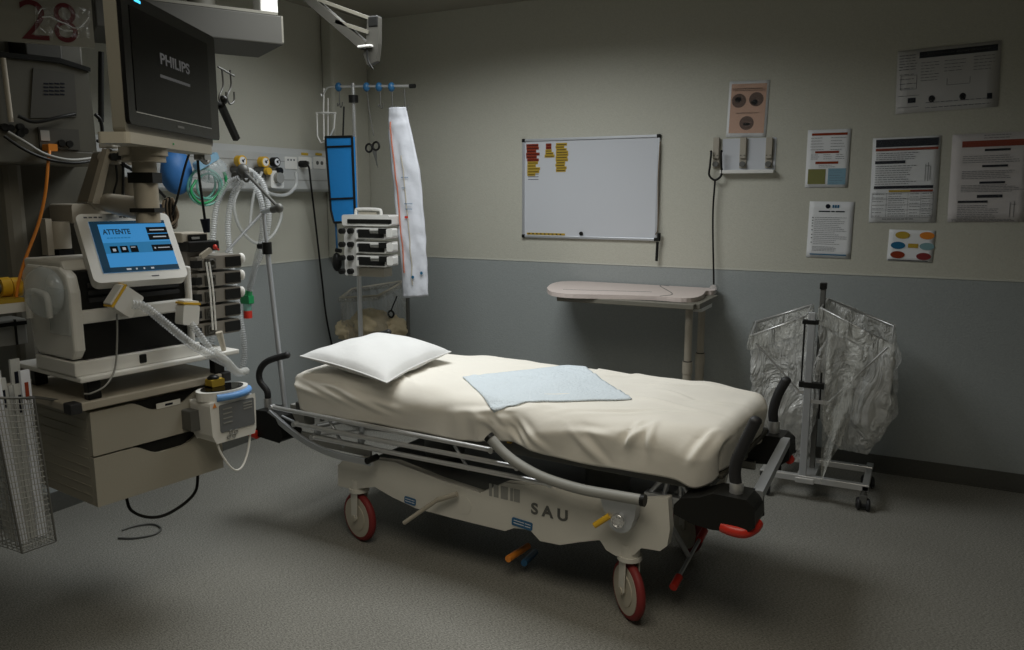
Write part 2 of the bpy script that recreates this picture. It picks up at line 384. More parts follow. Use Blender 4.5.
# ================================================================== gurney
gur = thing('hospital_gurney', 'wheeled stretcher with steel side rails, grey white cover marked SAU and red tyred wheels', 'gurney', G.w(0, 0, 0))
GM = G.M()
def gl(pts, yy): return [tuple(G.Y(x, y, yy)) for x, y in pts]
top_px = [(668, 498), (640, 500), (600, 497), (540, 486), (505, 483), (490, 489), (480, 493), (440, 480), (395, 462), (360, 458), (342, 461), (338, 465)]
bot_px = [(338, 486), (352, 489), (375, 487), (392, 497), (415, 508), (452, 518), (505, 531), (514, 528), (530, 530), (540, 541), (560, 545), (580, 542), (600, 540), (606, 550), (616, 556), (634, 555), (641, 548), (660, 551), (667, 546), (670, 530)]
prof = [(p[0], p[2]) for p in gl(bot_px, -0.33) + gl(top_px, -0.33)]
xs_mid = 0.0
for s_, nm in ((-1, 'near'), (1, 'far')):
    mb = MB(GM)
    mb.prism(prof, s_ * 0.33, s_ * 0.295, 'y')
    cov = mb.build('base_cover', 'abs', gur, bevel=0.008)
    if s_ == -1:
        text('stencil_lettering', 'S A U', G, G.Y(531, 513, -.3315).x, -0.3315, G.Y(531, 513, -.3315).z, 0.040, 'dmetal', cov, width=0.145, bold=0.0018)
        mb = MB(GM)
        for k, (x0, ww) in enumerate([(0.0, .012), (.02, .02), (.05, .03), (.09, .012), (.105, .025)]):
            q = G.Y(489, 488, -.3315)
            mb.box(q.x + x0, q.x + x0 + ww, -.3312, -.3298, q.z - .03, q.z + .018)
        mb.build('worn_stencil', 'absg', cov)
        for (x, y, wd, ht, tl) in ((410, 501, .055, .028, 0), (522, 524, .085, .03, 0)):
            q = G.Y(x, y, -.332); mb = MB(GM @ Matrix.Translation(q) @ Matrix.Rotation(R(4), 4, 'Y'))
            mb.rbox(-wd / 2, wd / 2, -.0012, 0.002, -ht / 2, ht / 2, .006)
            st = mb.build('blue_sticker', 'blue', cov)
            mb = MB(GM @ Matrix.Translation(q) @ Matrix.Rotation(R(4), 4, 'Y'))
            for zz in (-.005, .005): mb.box(-wd * .4, wd * .1, -.0018, -.001, zz, zz + .002); mb.box(wd * .15, wd * .42, -.0018, -.001, zz, zz + .002)
            mb.build('sticker_print', 'paper', st)
        q = G.Y(463, 505, -.331)
        MB(GM).cyl((q.x, -.3315, q.z), (q.x, -.329, q.z), .036, seg=28).build('round_worn_patch', 'abs', cov)
# chassis, columns, deck
mb = MB(GM); mb.rbox(-0.60, 0.62, -0.295, 0.295, 0.27, 0.33, .02, 'x'); mb.build('chassis', 'dmetal', gur)
for xx in (-0.38, 0.38):
    mb = MB(GM); mb.cyl((xx, 0, .33), (xx, 0, .46), .085); mb.cyl((xx, 0, .44), (xx, 0, .545), .065); mb.build('lift_column', 'absg', gur)
mb = MB(GM); mb.box(-0.95, 0.86, -0.30, -0.26, .50, .545); mb.box(-0.95, 0.86, .26, .30, .50, .545)
for xx in (-.93, -.4, 0.1, .5, .82): mb.box(xx, xx + .04, -.26, .26, .50, .54)
mb.build('deck_frame', 'dmetal', gur, bevel=.004)
MB(GM).box(-.93, .90, -.29, .29, .545, .56).build('deck_panel', 'dark2', gur, bevel=.004)
mb = MB(GM)
for a, b in (((.70, -.27, .43), (.72, -.27, .535)), ((.72, -.27, .535), (.64, -.27, .43)), ((.74, -.27, .535), (.80, -.27, .45)), ((.76, -.27, .54), (.76, -.27, .43))):
    mb.tube([a, b], .009, 8)
mb.box(.64, .84, -.29, -.25, .42, .455)
mb.build('foot_bracket', 'alu', gur, bevel=.003)
# yellow cross strap glimpsed under the sheet
q = G.Y(508, 441, -.30); q2 = G.Y(545, 448, -.30)
MB(GM).box(q.x, q2.x, -.305, -.28, .562, .574).box(q.x, q.x + .018, -.309, -.285, .54, .585).build('yellow_release_strap', 'yellow', gur, bevel=.002)
# casters
for (cx_, cy_) in ((-.60, -.30), (.60, -.30), (-.60, .30), (.60, .30)):
    nw = Vector((-.695, -.72, 0)) if cx_ > 0 else Vector((-.30, -.95, 0))
    nl = Vector((nw.dot(G.u), nw.dot(G.v), 0)).normalized(); tl = Vector((-nl.y, nl.x, 0))
    c = Vector((cx_, cy_, .104))
    if cx_ > 0: c = c + tl * -.0
    mb = MB(GM); mb.cyl((cx_, cy_, .225), (cx_, cy_, .27), .035)
    mb.cyl((cx_, cy_, .215), (cx_, cy_, .23), .042)
    for sd in (-1, 1):
        pts = [c + nl * (sd * .024) + Vector((0, 0, .118)) + tl * .022, c + nl * (sd * .026) + tl * .018, c + nl * (sd * .026) - Vector((0, 0, .018)), c + nl * (sd * .026) - tl * .018, c + nl * (sd * .024) + Vector((0, 0, .118)) - tl * .022]
        th = nl * (sd * .004); vs = pts + [p + th for p in pts]; n = 5
        mb._add(vs, [tuple(range(n)), tuple(reversed(range(n, 2 * n)))] + [(i, (i + 1) % n, n + (i + 1) % n, n + i) for i in range(n)])
    cs = mb.build('caster', 'abs', gur)
    mb = MB(GM); mb.cyl(c - nl * .016, c + nl * .016, .084, seg=32); mb.cyl(c - nl * .019, c + nl * .019, .055, seg=24); mb.cyl(c - nl * .034, c + nl * .034, .012)
    mb.build('wheel_disc', 'beige', cs)
    mb = MB(GM); mb.ring(c, nl, .088, .0155, 36, 10); mb.build('tyre', 'redtyre', cs)
# folded side rail
rail = None
for s_ in (-1, 1):
    yy = s_ * .375
    mb = MB(GM)
    bars = [((272, 407), (492, 450)), ((295, 424), (518, 467)), ((313, 437), (551, 484))]
    first = True
    for (a, b) in bars:
        p, q = G.Y(*a, -.375), G.Y(*b, -.375)
        mb = MB(GM); mb.tube([(p.x, yy, p.z), (q.x, yy, q.z)], .0095, 12)
        for e in (p, q): mb.cyl((e.x, yy - .012, e.z), (e.x, yy + .012, e.z), .011, seg=12)
        mb.build('rail_bar', 'steel', gur)
    lk = [G.Y(x, y, -.375) for x, y in ((271, 411), (289, 427), (310, 442), (337, 454), (374, 462))]
    lc = catmull(lk, 5); nn_ = []
    for i, p in enumerate(lc):
        d = (lc[min(i + 1, len(lc) - 1)] - lc[max(0, i - 1)]).normalized(); nn_.append(Vector((-d.z, 0, d.x)) * .012)
    mb = MB(GM); pr = [((p + n_).x, (p + n_).z) for p, n_ in zip(lc, nn_)] + [((p - n_).x, (p - n_).z) for p, n_ in reversed(list(zip(lc, nn_)))]
    mb.prism(pr, yy + s_ * .004, yy + s_ * .018, 'y'); lb = mb.build('rail_link', 'alu', gur, bevel=.003)
    e = G.Y(372, 459, -.375); MB(GM).cyl((e.x, yy - .03, e.z), (e.x, yy + .03, e.z), .013).build('pivot_cap', 'black', gur)
    mb = MB(GM)
    for (a, b) in (((283, 416), (300, 424)), ((330, 420), (345, 447)), ((455, 445), (470, 470))):
        p, q = G.Y(*a, -.35), G.Y(*b, -.35); mb.tube([(p.x, s_ * .355, p.z), (q.x, s_ * .355, q.z)], .006, 8)
    mb.build('rail_brace', 'alu', gur)
    tb = [G.Y(x, y, -.40) for x, y in ((491, 439), (503, 452), (520, 465), (545, 478), (580, 489), (612, 495), (641, 500))]
    mb = MB(GM); mb.tube([(p.x, s_ * .40, p.z) for p in tb], .018, 14, 6); mb.build('rail_arm', 'absg', gur)
    mb = MB(GM)
    for e, f in ((0, .022), (-1, .022)):
        p = tb[e]; d = (tb[1] - tb[0]).normalized() if e == 0 else (tb[-1] - tb[-2]).normalized()
        if e == 0: d = -d
        mb.cyl((p.x, s_ * .40, p.z), (p.x + d.x * .014, s_ * .40, p.z + d.z * .014), .0195)
    mb.each('arm_end_cap', 'black', gur)
    q = G.Y(618, 521, -.39)
    mb = MB(GM); pr = [(q.x - .075, q.z + .075), (q.x + .06, q.z + .08), (q.x + .05, q.z + .01)] + [(q.x + .045 * math.cos(R(t)), q.z + .045 * math.sin(R(t))) for t in range(0, -181, -20)] + [(q.x - .06, q.z + .03)]
    mb.prism(pr, s_ * .335, s_ * .378, 'y'); mb.build('pivot_housing', 'alu', gur, bevel=.004)
    mb = MB(GM); mb.cyl((q.x, s_ * .378, q.z), (q.x, s_ * .394, q.z), .024); mb.ring((q.x, s_ * .394, q.z), (0, 1, 0), .02, .004)
    for k in range(6): mb.cyl((q.x + .012 * math.cos(k), s_ * .39, q.z + .012 * math.sin(k)), (q.x + .012 * math.cos(k), s_ * .398, q.z + .012 * math.sin(k)), .003, seg=8)
    mb.build('pivot_knob', 'chrome', gur)
    p = G.Y(595, 525, -.39); p2 = G.Y(608, 517, -.39)
    MB(GM).cyl((p.x, s_ * .395, p.z), (p2.x, s_ * .38, p2.z), .010).build('release_lever', 'yellow', gur)
# corner bumpers, cross bar, push handles
def bumper(sx, s_):
    if sx > 0:
        A = [(.78, .475), (.80, .50), (.86, .515), (.90, .535), (1.0, .535), (1.025, .515), (1.03, .455), (1.0, .43), (.90, .42), (.84, .425), (.78, .445)]
    else:
        A = [(-1.17, .44), (-1.165, .41), (-1.10, .395), (-.95, .385), (-.93, .42), (-.97, .49), (-1.03, .515), (-1.10, .51), (-1.13, .475)]
    mb = MB(GM); y0, y1 = s_ * .285, s_ * .395
    mb.prism(A, y0, y1, 'y'); b = mb.build('corner_bumper', 'black', gur, bevel=.014)
    mb = MB(GM)
    if sx > 0: mb.tube([(.93, s_ * .382, .434), (.96, s_ * .388, .431), (.995, s_ * .384, .431), (1.015, s_ * .36, .437), (1.020, s_ * .33, .445)], .019, 10, 5)
    else: mb.tube([(-1.085, s_ * .394, .402), (-1.12, s_ * .396, .406), (-1.142, s_ * .384, .41), (-1.148, s_ * .34, .41)], .020, 10, 5)
    rb = mb.build('red_buffer', 'red', b)
    if sx > 0 and s_ > 0:
        for o in (b, rb):
            if o is b: o.location.x -= .05
for s_ in (-1, 1):
    bumper(1, s_); bumper(-1, s_)
    hx_ = .957 if s_ < 0 else .905; hz_ = -.012 if s_ < 0 else .0; hy_ = s_ * .345
    mb = MB(GM); mb.cyl((hx_, hy_, .52 + hz_), (hx_, hy_, .578 + hz_), .021); mb.build('handle_socket', 'steel', gur)
    mb = MB(GM)
    hp = [(hx_ - .002, hy_, .57 + hz_), (hx_ - .007, hy_, .61 + hz_), (hx_ - .002, hy_, .65 + hz_), (hx_ + .018, hy_, .705 + hz_), (hx_ + .036, hy_, .75 + hz_), (hx_ + .046, hy_, .775 + hz_)] if s_ < 0 else [(hx_ - .002, hy_, .57), (hx_ - .006, hy_, .61), (hx_, hy_, .65), (hx_ + .012, hy_, .69), (hx_ + .026, hy_, .722), (hx_ + .034, hy_, .738)]
    mb.tube(hp, .018, 14, 5); mb.ell(hp[-1], .019, .019, .016); mb.build('push_handle', 'rubber', gur)
    mb = MB(GM); mb.cyl((-1.085, s_ * .33, .50), (-1.085, s_ * .33, .55), .017); mb.build('handle_socket', 'steel', gur)
    mb = MB(GM)
    hp = [tuple(G.Y(x, y, -.33)) for x, y in ((268, 400), (267, 391), (260, 381), (260, 370), (268, 361), (287, 355))]
    mb.tube([(p[0], p[1] * -s_, p[2]) for p in hp], .014, 12, 6); mb.ell((hp[-1][0], hp[-1][1] * -s_, hp[-1][2]), .015, .015, .015); mb.build('push_handle', 'rubber', gur)
mb = MB(GM); mb._add([(x + (-.05 if y > 0 else 0), y, z) for z in (.505, .535) for y in (-.30, .30) for x in (.995, 1.025)], [(0, 2, 3, 1), (4, 5, 7, 6), (0, 1, 5, 4), (2, 6, 7, 3), (0, 4, 6, 2), (1, 3, 7, 5)]); mb.build('foot_cross_bar', 'alu', gur)
mb = MB(GM); mb.rbox(-1.09, -1.06, -.30, .30, .44, .47, .008, 'y'); mb.build('head_cross_bar', 'alu', gur)
mb = MB(GM)
for s_ in (-1, 1):
    mb.box(.80, .83, s_ * .24, s_ * .30, .44, .50)
    mb.box(-.98, -.9, s_ * .24, s_ * .30, .44, .53)
    mb.rbox(.55, .86, s_ * .285, s_ * .27, .40, .43, .006, 'x'); mb.rbox(-.95, -.55, s_ * .285, s_ * .27, .36, .41, .006, 'x')
mb.each('end_frame', 'absg', gur)
# pedals
def rod(name, a, b, r, m, par=gur): return MB(GM).tube([a, b], r, 12).build(name, m, par)
p, q = G.Y(404, 523, -.40), G.Y(437, 500, -.36)
mb = MB(GM); mb.tube([tuple(p), tuple(q)], .0085, 10); q3 = G.Y(457, 494, -.35); mb.tube([tuple(q), tuple(q3)], (lambda t: .010 + .008 * math.sin(math.pi * t)), 10, 4)
mb.build('side_pedal_lever', 'beigem', gur)
p, q = G.Y(508, 559, -.30), G.Y(528, 546, -.15); rod('pump_pedal', tuple(p), (q.x, q.y, q.z), .013, 'orange')
p, q = G.Y(524, 563, -.22), G.Y(535, 552, -.08); rod('lowering_pedal', tuple(p), (q.x, q.y, q.z), .013, 'blue')
a, b = G.Z(702, 535, .17), G.Z(676, 582, .10)
mb = MB(GM); mb.tube([tuple(a), tuple(b)], .007, 8); mb.tube([(.60, 0, .28), tuple((a + b) / 2)], .009, 8); pb = mb.build('brake_pedal', 'alu', gur)
for e in (a, b):
    d = (b - a).normalized() * .03; MB(GM).tube([tuple(e - d), tuple(e + d)], .014, 12).build('red_pedal_grip', 'red', pb)

# mattress and sheet
mb = MB(GM); mb.rbox(-.88, .84, -.325, .325, .562, .665, .13, 'z', 8); mt = mb.build('mattress', 'dark2', bevel=.03)
tag(mt, 'dark stretcher mattress hidden under the cream sheet', 'mattress')
def fold(u, half, r):
    s = 1 if u >= 0 else -1; a = abs(u); flat = half - r
    if a <= flat: return u, 0.0
    t = (a - flat) / r
    if t < math.pi / 2: return s * (flat + r * math.sin(t)), r * (1 - math.cos(t))
    return s * (half), r + (a - flat - r * math.pi / 2)
TOPZ, HW = .698, .362
random.seed(21)
WR = [(random.uniform(-.85, .85), random.uniform(-.38, .30), random.uniform(-.5, .5), random.uniform(.08, .28), random.uniform(.003, .008)) for _ in range(34)] + [(random.uniform(.0, .5), -.42, random.uniform(-.9, -.4), .12, .010) for _ in range(7)] + [(random.uniform(-.85, -.3), -.40, random.uniform(-.5, -.1), .2, .010) for _ in range(5)] + [(random.uniform(.6, .85), -.36, random.uniform(.9, 1.6), .10, .012) for _ in range(4)]
def drape(x_, y_, lift=0.0, tipk=0.0):
    X_, dx = fold(x_ + .005, .915, .055); X_ -= .005
    Y_, dy = fold(y_, HW, .085)
    dz = (dx ** 2.2 + dy ** 2.2) ** (1 / 2.2)
    dz = min(dz, .20)
    if X_ > .68: Y_ *= 1 - (.30 if Y_ > 0 else .13) * min(1, (X_ - .68) / .23) ** 2.4
    cx2 = min(1, dx / .06) * min(1, dy / .07)
    X_ -= (1 if X_ > 0 else -1) * cx2 * .04; Y_ -= (1 if Y_ > 0 else -1) * cx2 * .04
    top = 1 - min(1, max(dx, dy) / .05)
    z = TOPZ - dz + (noise.noise(Vector((X_ * 3.2, Y_ * 3.2, .5))) * .009 + noise.noise(Vector((X_ * 8, Y_ * 8, 4))) * .004) * (0.4 + top)
    z += .006 * top * math.cos(Y_ / HW * 1.5)
    z += .009 * math.exp(-((Y_ - .25 - .03 * math.sin(X_ * 6)) / .018) ** 2) * top * (1 if X_ > .2 else 0.3)
    z += .008 * math.exp(-(((Y_ + .20) - .5 * (X_ - .15)) / .016) ** 2) * math.exp(-((X_ - .25) / .12) ** 2) * (0 if lift else 1)
    z += .006 * math.exp(-(((Y_ + .05) + .3 * (X_ - .55)) / .014) ** 2) * top * math.exp(-((X_ - .6) / .2) ** 2)
    for (wx_, wy_, wa, wl, wh) in WR:
        cx_ = (X_ - wx_) * math.cos(wa) + (y_ - wy_) * math.sin(wa); sx_ = -(X_ - wx_) * math.sin(wa) + (y_ - wy_) * math.cos(wa)
        if abs(cx_) < wl and abs(sx_) < .06:
            f_ = wh * math.exp(-(sx_ / .012) ** 2) * math.cos(cx_ / wl * 1.57) ** 2 - wh * .5 * math.exp(-((sx_ - .022) / .014) ** 2) * math.cos(cx_ / wl * 1.57) ** 2
            z += f_ * (1 if dy < .02 else .3)
            if dy >= .02: Y_ += -f_ if Y_ < 0 else f_
    if dy > .02 and Y_ < 0:
        k = min(1, (dy - .02) / .06)
        w_ = .016 * noise.noise(Vector((X_ * 6 + dy * 4, .3, dy * 5))) + .009 * math.sin(X_ * 30 + 6 * math.sin(X_ * 7)) * math.exp(-((X_ - .22) / .25) ** 2)
        Y_ += -k * (.004 + w_) - k * .02 * tipk + k * .022 * (dy / .15)
    if dx > .03 and X_ > 0: X_ += .014 * noise.noise(Vector((Y_ * 8, 2.3, dx * 4))) - .02 * dx / .15
    return X_, Y_, z + lift
def sheet(u, v):
    x_ = -1.00 + 2.02 * u; y_ = -1 + 2 * v
    tipk = math.exp(-((x_ - .83) / .045) ** 2)
    near = .098 - .012 * min(1, max(0, (x_ - .4) / .3)) - .030 * math.exp(-((x_ - .14) / .16) ** 2) + .012 * noise.noise(Vector((x_ * 6, 1.7, 0))) + .022 * tipk - .02 * max(0, min(1, (x_ - .88) / .06))
    lim = HW + near + .035
    y_ = y_ * lim if y_ < 0 else y_ * (HW + .14)
    return drape(x_, y_, 0, tipk)
mb = MB(GM); mb.grid(sheet, 300, 150); sh = mb.build('bedsheet', 'cream', solid=.002)
tag(sh, 'cream cotton sheet over the stretcher mattress, its hem hanging at the near side', 'sheet')
# absorbent pad following the sheet
pc = [Vector((-.20, -.12, 0)), Vector((.09, .335, 0)), Vector((.50, -.07, 0)), Vector((.095, -.365, 0))]
def padf(u, v):
    p = pc[0].lerp(pc[1], u).lerp(pc[3].lerp(pc[2], u), v)
    return drape(p.x, p.y, .006 + .0015 * noise.noise(Vector((p.x * 20, p.y * 20, 0))))
mb = MB(GM); mb.grid(padf, 50, 40); pd = mb.build('absorbent_pad', 'pad', solid=.004)
tag(pd, 'pale blue white disposable absorbent pad laid diagonally on the cream sheet', 'bed pad')
# pillow
pc2 = [G.Z(300, 357, .77), G.Z(372, 335, .80), G.Z(455, 351, .76), G.Z(383, 384, .72)]
pc2 = [Vector((-.865, -.34, .760)), Vector((-.84, .17, .775)), Vector((-.40, .08, .755)), Vector((-.335, -.42, .728))]
def pil(u, v, sgn):
    a, b = u * 2 - 1, v * 2 - 1
    pinch = .09
    ua = .5 + .5 * a * (1 - pinch * (1 - b * b)); vb = .5 + .5 * b * (1 - pinch * (1 - a * a))
    p = pc2[0].lerp(pc2[1], ua).lerp(pc2[3].lerp(pc2[2], ua), vb)
    t = (max(0, 1 - a * a) * max(0, 1 - b * b)) ** .42
    n = noise.noise(Vector((a * 2, b * 2, sgn))) * .010 * t
    z = p.z + (sgn * (.066 if sgn > 0 else .045)) * t + n + .003 * t * math.sin(a * 9 + b * 4)
    return (p.x, p.y, z)
mb = MB(GM); mb.grid(lambda u, v: pil(u, v, 1), 40, 40); mb.grid(lambda u, v: pil(u, v, -1), 40, 40)
pl = mb.build('pillow', 'pillow'); tag(pl, 'plump white pillow lying at the head of the stretcher on the cream sheet', 'pillow')
mb = MB(GM); sm = [pil(t / 30, 0, 0.0) for t in range(31)] + [pil(1, t / 30, 0) for t in range(1, 31)] + [pil(1 - t / 30, 1, 0) for t in range(1, 31)] + [pil(0, 1 - t / 30, 0) for t in range(1, 30)]
mb.tube(sm, .0035, 6, closed=True); pe = mb.build('seam_piping', 'pillow', pl)
pe.location = (0, 0, 0)

# pole clamped at the gurney head corner and ventilator hose arm
a, b = G.Y(286, 408, -.30), G.Y(267, 247, -.30)
c = G.Y(263, 212, -.30)
ivp = thing('leaning_drip_pole', 'thin grey drip pole with black knob, leaning at the head corner of the stretcher', 'pole', G.wp(a))
mb = MB(GM); mb.tube([tuple(a + Vector((.0, 0, -.06))), tuple(b)], .011, 12); mb.build('lower_tube', 'alu', ivp)
mb = MB(GM); mb.tube([tuple(b), tuple(c)], .007, 10); mb.build('upper_tube', 'alu', ivp)
mb = MB(GM); mb.cyl(tuple(b + Vector((0, 0, -.03))), tuple(b + Vector((0, 0, .02))), .020); mb.cyl(tuple(b + Vector((0, 0, 0))), tuple(b + Vector((-.05, -.0, 0.002))), .012); mb.build('height_knob', 'black', ivp)
armt = thing('hose_support_arm', 'jointed grey metal arm holding the looped breathing hoses beside the wall rail', 'support arm', G.wp(c))
e1 = G.Y(279, 208, -.33); e2 = G.Y(243, 170, -.22); e3 = G.Y(226, 252, -.45)
mb = MB(GM); mb.tube([tuple(c + Vector((.0, 0, .0))), tuple(e1)], .010, 10); mb.tube([tuple(c), tuple(e3)], .006, 8); mb.build('lower_rod', 'alu', armt)
mb = MB(GM); mb.tube([tuple(e1), tuple(e2)], .007, 10); mb.build('upper_rod', 'dmetal', armt)
mb = MB(GM); d = (e1 - c).normalized(); mb.cyl(tuple(e1 - d * .05), tuple(e1 + d * .005), .015); mb.ell(e1, .02, .016, .02); mb.build('elbow_joint', 'dmetal', armt)
mb = MB(GM); mb.ell(e2, .03, .022, .028); mb.box(e2.x - .05, e2.x + .05, e2.y - .012, e2.y + .012, e2.z - .035, e2.z - .01); mb.ring(e2 + Vector((-.04, -.01, -.03)), (0, 1, 0), .02, .005); mb.ring(e2 + Vector((.03, -.01, -.03)), (0, 1, 0), .02, .005); mb.build('hose_clip', 'dmetal', armt)

# ================================================================== headwall rail on the left wall
LM = L.M()
def l(x, y, d): return L.Y(x, y, d)
t0 = 2.05; t1 = 4.12
rl = thing('headwall_service_rail', 'long white wall trunking with medical gas outlets and power sockets on the left wall', 'wall rail', L.w(3.0, 3.42, 1.44))
mb = MB(LM); pr = [(3.42, 1.44), (3.345, 1.44), (3.33, 1.455), (3.33, 1.655), (3.352, 1.69), (3.42, 1.69)]
mb.prism(pr, t0, t1, 'x'); hb = mb.build('trunking_body', 'railw', rl, bevel=.003)
mb = MB(LM)
for zz in (1.505, 1.61): mb.box(t0, t1, 3.3285, 3.3305, zz, zz + .004)
mb.build('trunking_groove', 'absg', rl)
for (x, y) in ((305, 163), (319, 163)):
    q = l(x, y, 3.33); mb = MB(LM); mb.rbox(q.x - .055, q.x + .055, 3.325, 3.331, q.z - .035, q.z + .035, .008); so = mb.build('power_socket', 'absw', rl)
    mb = MB(LM)
    for dx in (-.02, .02): mb.cyl((q.x + dx, 3.3235, q.z), (q.x + dx, 3.3255, q.z), .012, seg=14)
    mb.each('socket_hole', 'dmetal', so)
    MB(LM).box(q.x - .03, q.x + .03, 3.3285, 3.3300, q.z + .045, q.z + .06).build('socket_label', 'inky', rl)
q = l(293, 163, 3.33); mb = MB(LM); mb.rbox(q.x - .07, q.x + .03, 3.326, 3.331, q.z - .035, q.z + .035, .006); mb.m = 1
for k in range(3): mb.box(q.x - .05 + k * .025, q.x - .04 + k * .025, 3.3245, 3.326, q.z + .012, q.z + .022)
mb.build('switch_panel', ['absw', 'inkg'], rl)
def gauge(px_, py_, m, name, label, rad=.030):
    q = l(px_, py_, 3.27); t = thing(name, label, 'flow regulator', L.w(q.x, 3.33, q.z - .1))
    mb = MB(LM); mb.cyl((q.x, 3.285, q.z), (q.x, 3.25, q.z), rad, seg=28); mb.build('gauge_rim', m, t)
    mb = MB(LM); mb.cyl((q.x, 3.2515, q.z), (q.x, 3.2485, q.z), rad * .74, seg=24); dl = mb.build('gauge_dial', 'paper', t)
    mb = MB(LM @ Matrix.Translation((q.x, 3.247, q.z)) @ Matrix.Rotation(R(50), 4, 'Y')); mb.box(-.002, .002, -.001, .001, -.006, rad * .6); mb.box(-.008, .008, -.001, .001, -.004, .004); mb.build('gauge_needle', 'ink', dl)
    mb = MB(LM); mb.cyl((q.x, 3.33, q.z - .045), (q.x, 3.25, q.z - .045), .018); mb.cyl((q.x, 3.27, q.z - .02), (q.x, 3.27, q.z - .10), .014); mb.build('valve_body', 'dmetal', t)
    mb = MB(LM); mb.cyl((q.x, 3.25, q.z - .05), (q.x, 3.225, q.z - .05), .02, seg=12); mb.build('valve_knob', m, t)
    return t
gauge(240, 161, 'yellow', 'gas_flow_regulator', 'yellow rimmed pressure gauge on the rail, left one behind the looped hoses')
gauge(263, 162, 'yellow', 'gas_flow_regulator', 'yellow rimmed pressure gauge on the rail, just left of the small black rimmed gauge')
su = gauge(274.5, 162, 'black', 'suction_regulator', 'black rimmed vacuum gauge with white suction box below, on the wall rail', .026)
q = l(274.5, 178, 3.26); mb = MB(LM); mb.rbox(q.x - .05, q.x + .05, 3.24, 3.33, q.z - .055, q.z + .04, .01); mb.build('suction_box', 'absw', su)
MB(LM).cyl((q.x, 3.24, q.z), (q.x, 3.215, q.z), .03, seg=18).build('suction_knob', 'absg', su)
# tubing on the rail
def tube_thing(name, label, cat, pts, r, m, corr=None, seg=8, n=6, group=None):
    mb = MB(); mb.tube([tuple(p) for p in pts], r, seg, n, corr=corr); return tag(mb.build(name, m), label, cat, group)
def Lw(pts, d): return [L.wp(L.Y(x, y, d if not isinstance(d, (list, tuple)) else d[i])) for i, (x, y) in enumerate(pts)]
tube_thing('suction_tube', 'white rubber tube looping under the suction regulator on the wall rail', 'tube', Lw([(262, 178), (265, 190), (276, 195), (288, 194), (296, 185), (296, 172)], 3.22), .010, 'clear', n=8)
tube_thing('oxygen_tube', 'pale tube hanging in a long loop behind the ribbed hoses below the rail', 'tube', Lw([(240, 186), (234, 205), (240, 228), (256, 243), (272, 236), (281, 218), (280, 205)], 3.25), .009, 'clear', n=8)
tube_thing('oxygen_tube', 'pale tube hanging from the second yellow gauge toward the hose arm elbow', 'tube', Lw([(262, 172), (256, 186), (252, 205), (250, 225)], 3.23), .008, 'clear', n=8)
# plug and its long black cable
pg = thing('power_plug', 'round black mains plug in the wall rail with a long hanging black cable', 'plug', L.wp(l(304, 163, 3.31)))
q = l(304, 164, 3.30); mb = MB(LM); mb.cyl((q.x, 3.328, q.z), (q.x, 3.285, q.z), .02); mb.build('plug_body', 'black', pg)
mb = MB(); mb.tube([tuple(p) for p in Lw([(306, 164), (309, 168), (311, 185), (314, 210), (318, 245), (322, 280), (326, 315), (332, 345), (338, 368)], [3.27, 3.26, 3.3, 3.33, 3.35, 3.36, 3.37, 3.37, 3.37])], .006, 8, 6); mb.build('mains_cable', 'black', pg)
# blue ventilation bag and green masks hung from the rail
am = thing('manual_breathing_bag', 'round blue rubber breathing bag hanging from the wall rail under the big monitor', 'breathing bag', L.wp(l(177, 195, 3.1)))
q = l(176.5, 172, 3.12); mb = MB(LM); mb.ell(q, .078, .06, .105, 24, 16, lambda d: 1 + .05 * noise.noise(d * 2)); mb.build('bag_body', 'blueb', am)
mb = MB(LM); mb.cyl(q + Vector((0.02, 0, .11)), q + Vector((.03, 0, .15)), .03); mb.tube([tuple(q + Vector((-.06, 0, .125))), tuple(q + Vector((-.03, 0, .15))), tuple(q + Vector((.05, 0, .15)))], .006, 8); mb.build('neck_valve', 'dmetal', am)
mk = thing('oxygen_mask', 'clear and green tinted oxygen mask with green tubing hanging beside the blue bag', 'oxygen mask', L.wp(l(205, 200, 3.1)))
q = l(212, 170, 3.05); mb = MB(LM); mb.ell(q, .085, .05, .06, 18, 10, lambda d: 1 + .25 * noise.noise(d * 3)); mb.build('mask_dome', 'clearg', mk)
q = l(203, 183, 3.07); mb = MB(LM)
for k, (rr, dx, dz) in enumerate(((.075, 0, 0), (.06, .02, -.015), (.085, -.01, -.02))): mb.ring(q + Vector((dx, -.012 * k, dz)), (.15 * k, 1, .1), rr, .006, 30, 6)
mb.build('green_tubing_loops', 'teal', mk)
mb = MB(); mb.tube([tuple(p) for p in Lw([(196, 180), (191, 192), (200, 203), (212, 200), (222, 188)], 3.05)], .006, 8, 6); mb.tube([tuple(p) for p in Lw([(224, 172), (226, 184), (218, 196)], 3.03)], .008, 8, 6); mb.build('green_strap', 'green', mk)
q = l(206, 150, 3.07); MB(LM).tube([(q.x, 3.335, q.z + .01), (q.x, 3.10, q.z + .01), (q.x, 3.07, q.z - .05), (q.x, 3.06, q.z - .14)], .004, 6, 4).build('hanging_hook', 'steel', mk)
q = l(177, 150, 3.12); MB(LM).tube([(q.x, 3.335, q.z), (q.x, 3.16, q.z), (q.x, 3.12, q.z - .03)], .005, 6, 4).build('hanging_hook', 'steel', am)
q = l(206, 161, 3.02); mb = MB(LM @ Matrix.Translation(q) @ Matrix.Rotation(R(-25), 4, 'Y')); mb.rbox(-.07, .07, -.015, .015, -.018, .018, .012); mb.build('light_blue_wrapper', mat('pale_blue_film', (.25, .45, .6), .3, alpha=.75), mk)
mb = MB(); mb.tube([tuple(p) for p in Lw([(200, 170), (196, 162), (205, 168), (214, 158), (220, 166)], 3.06)], .007, 8, 6); mb.build('clear_hose_bunch', 'clear', mk)
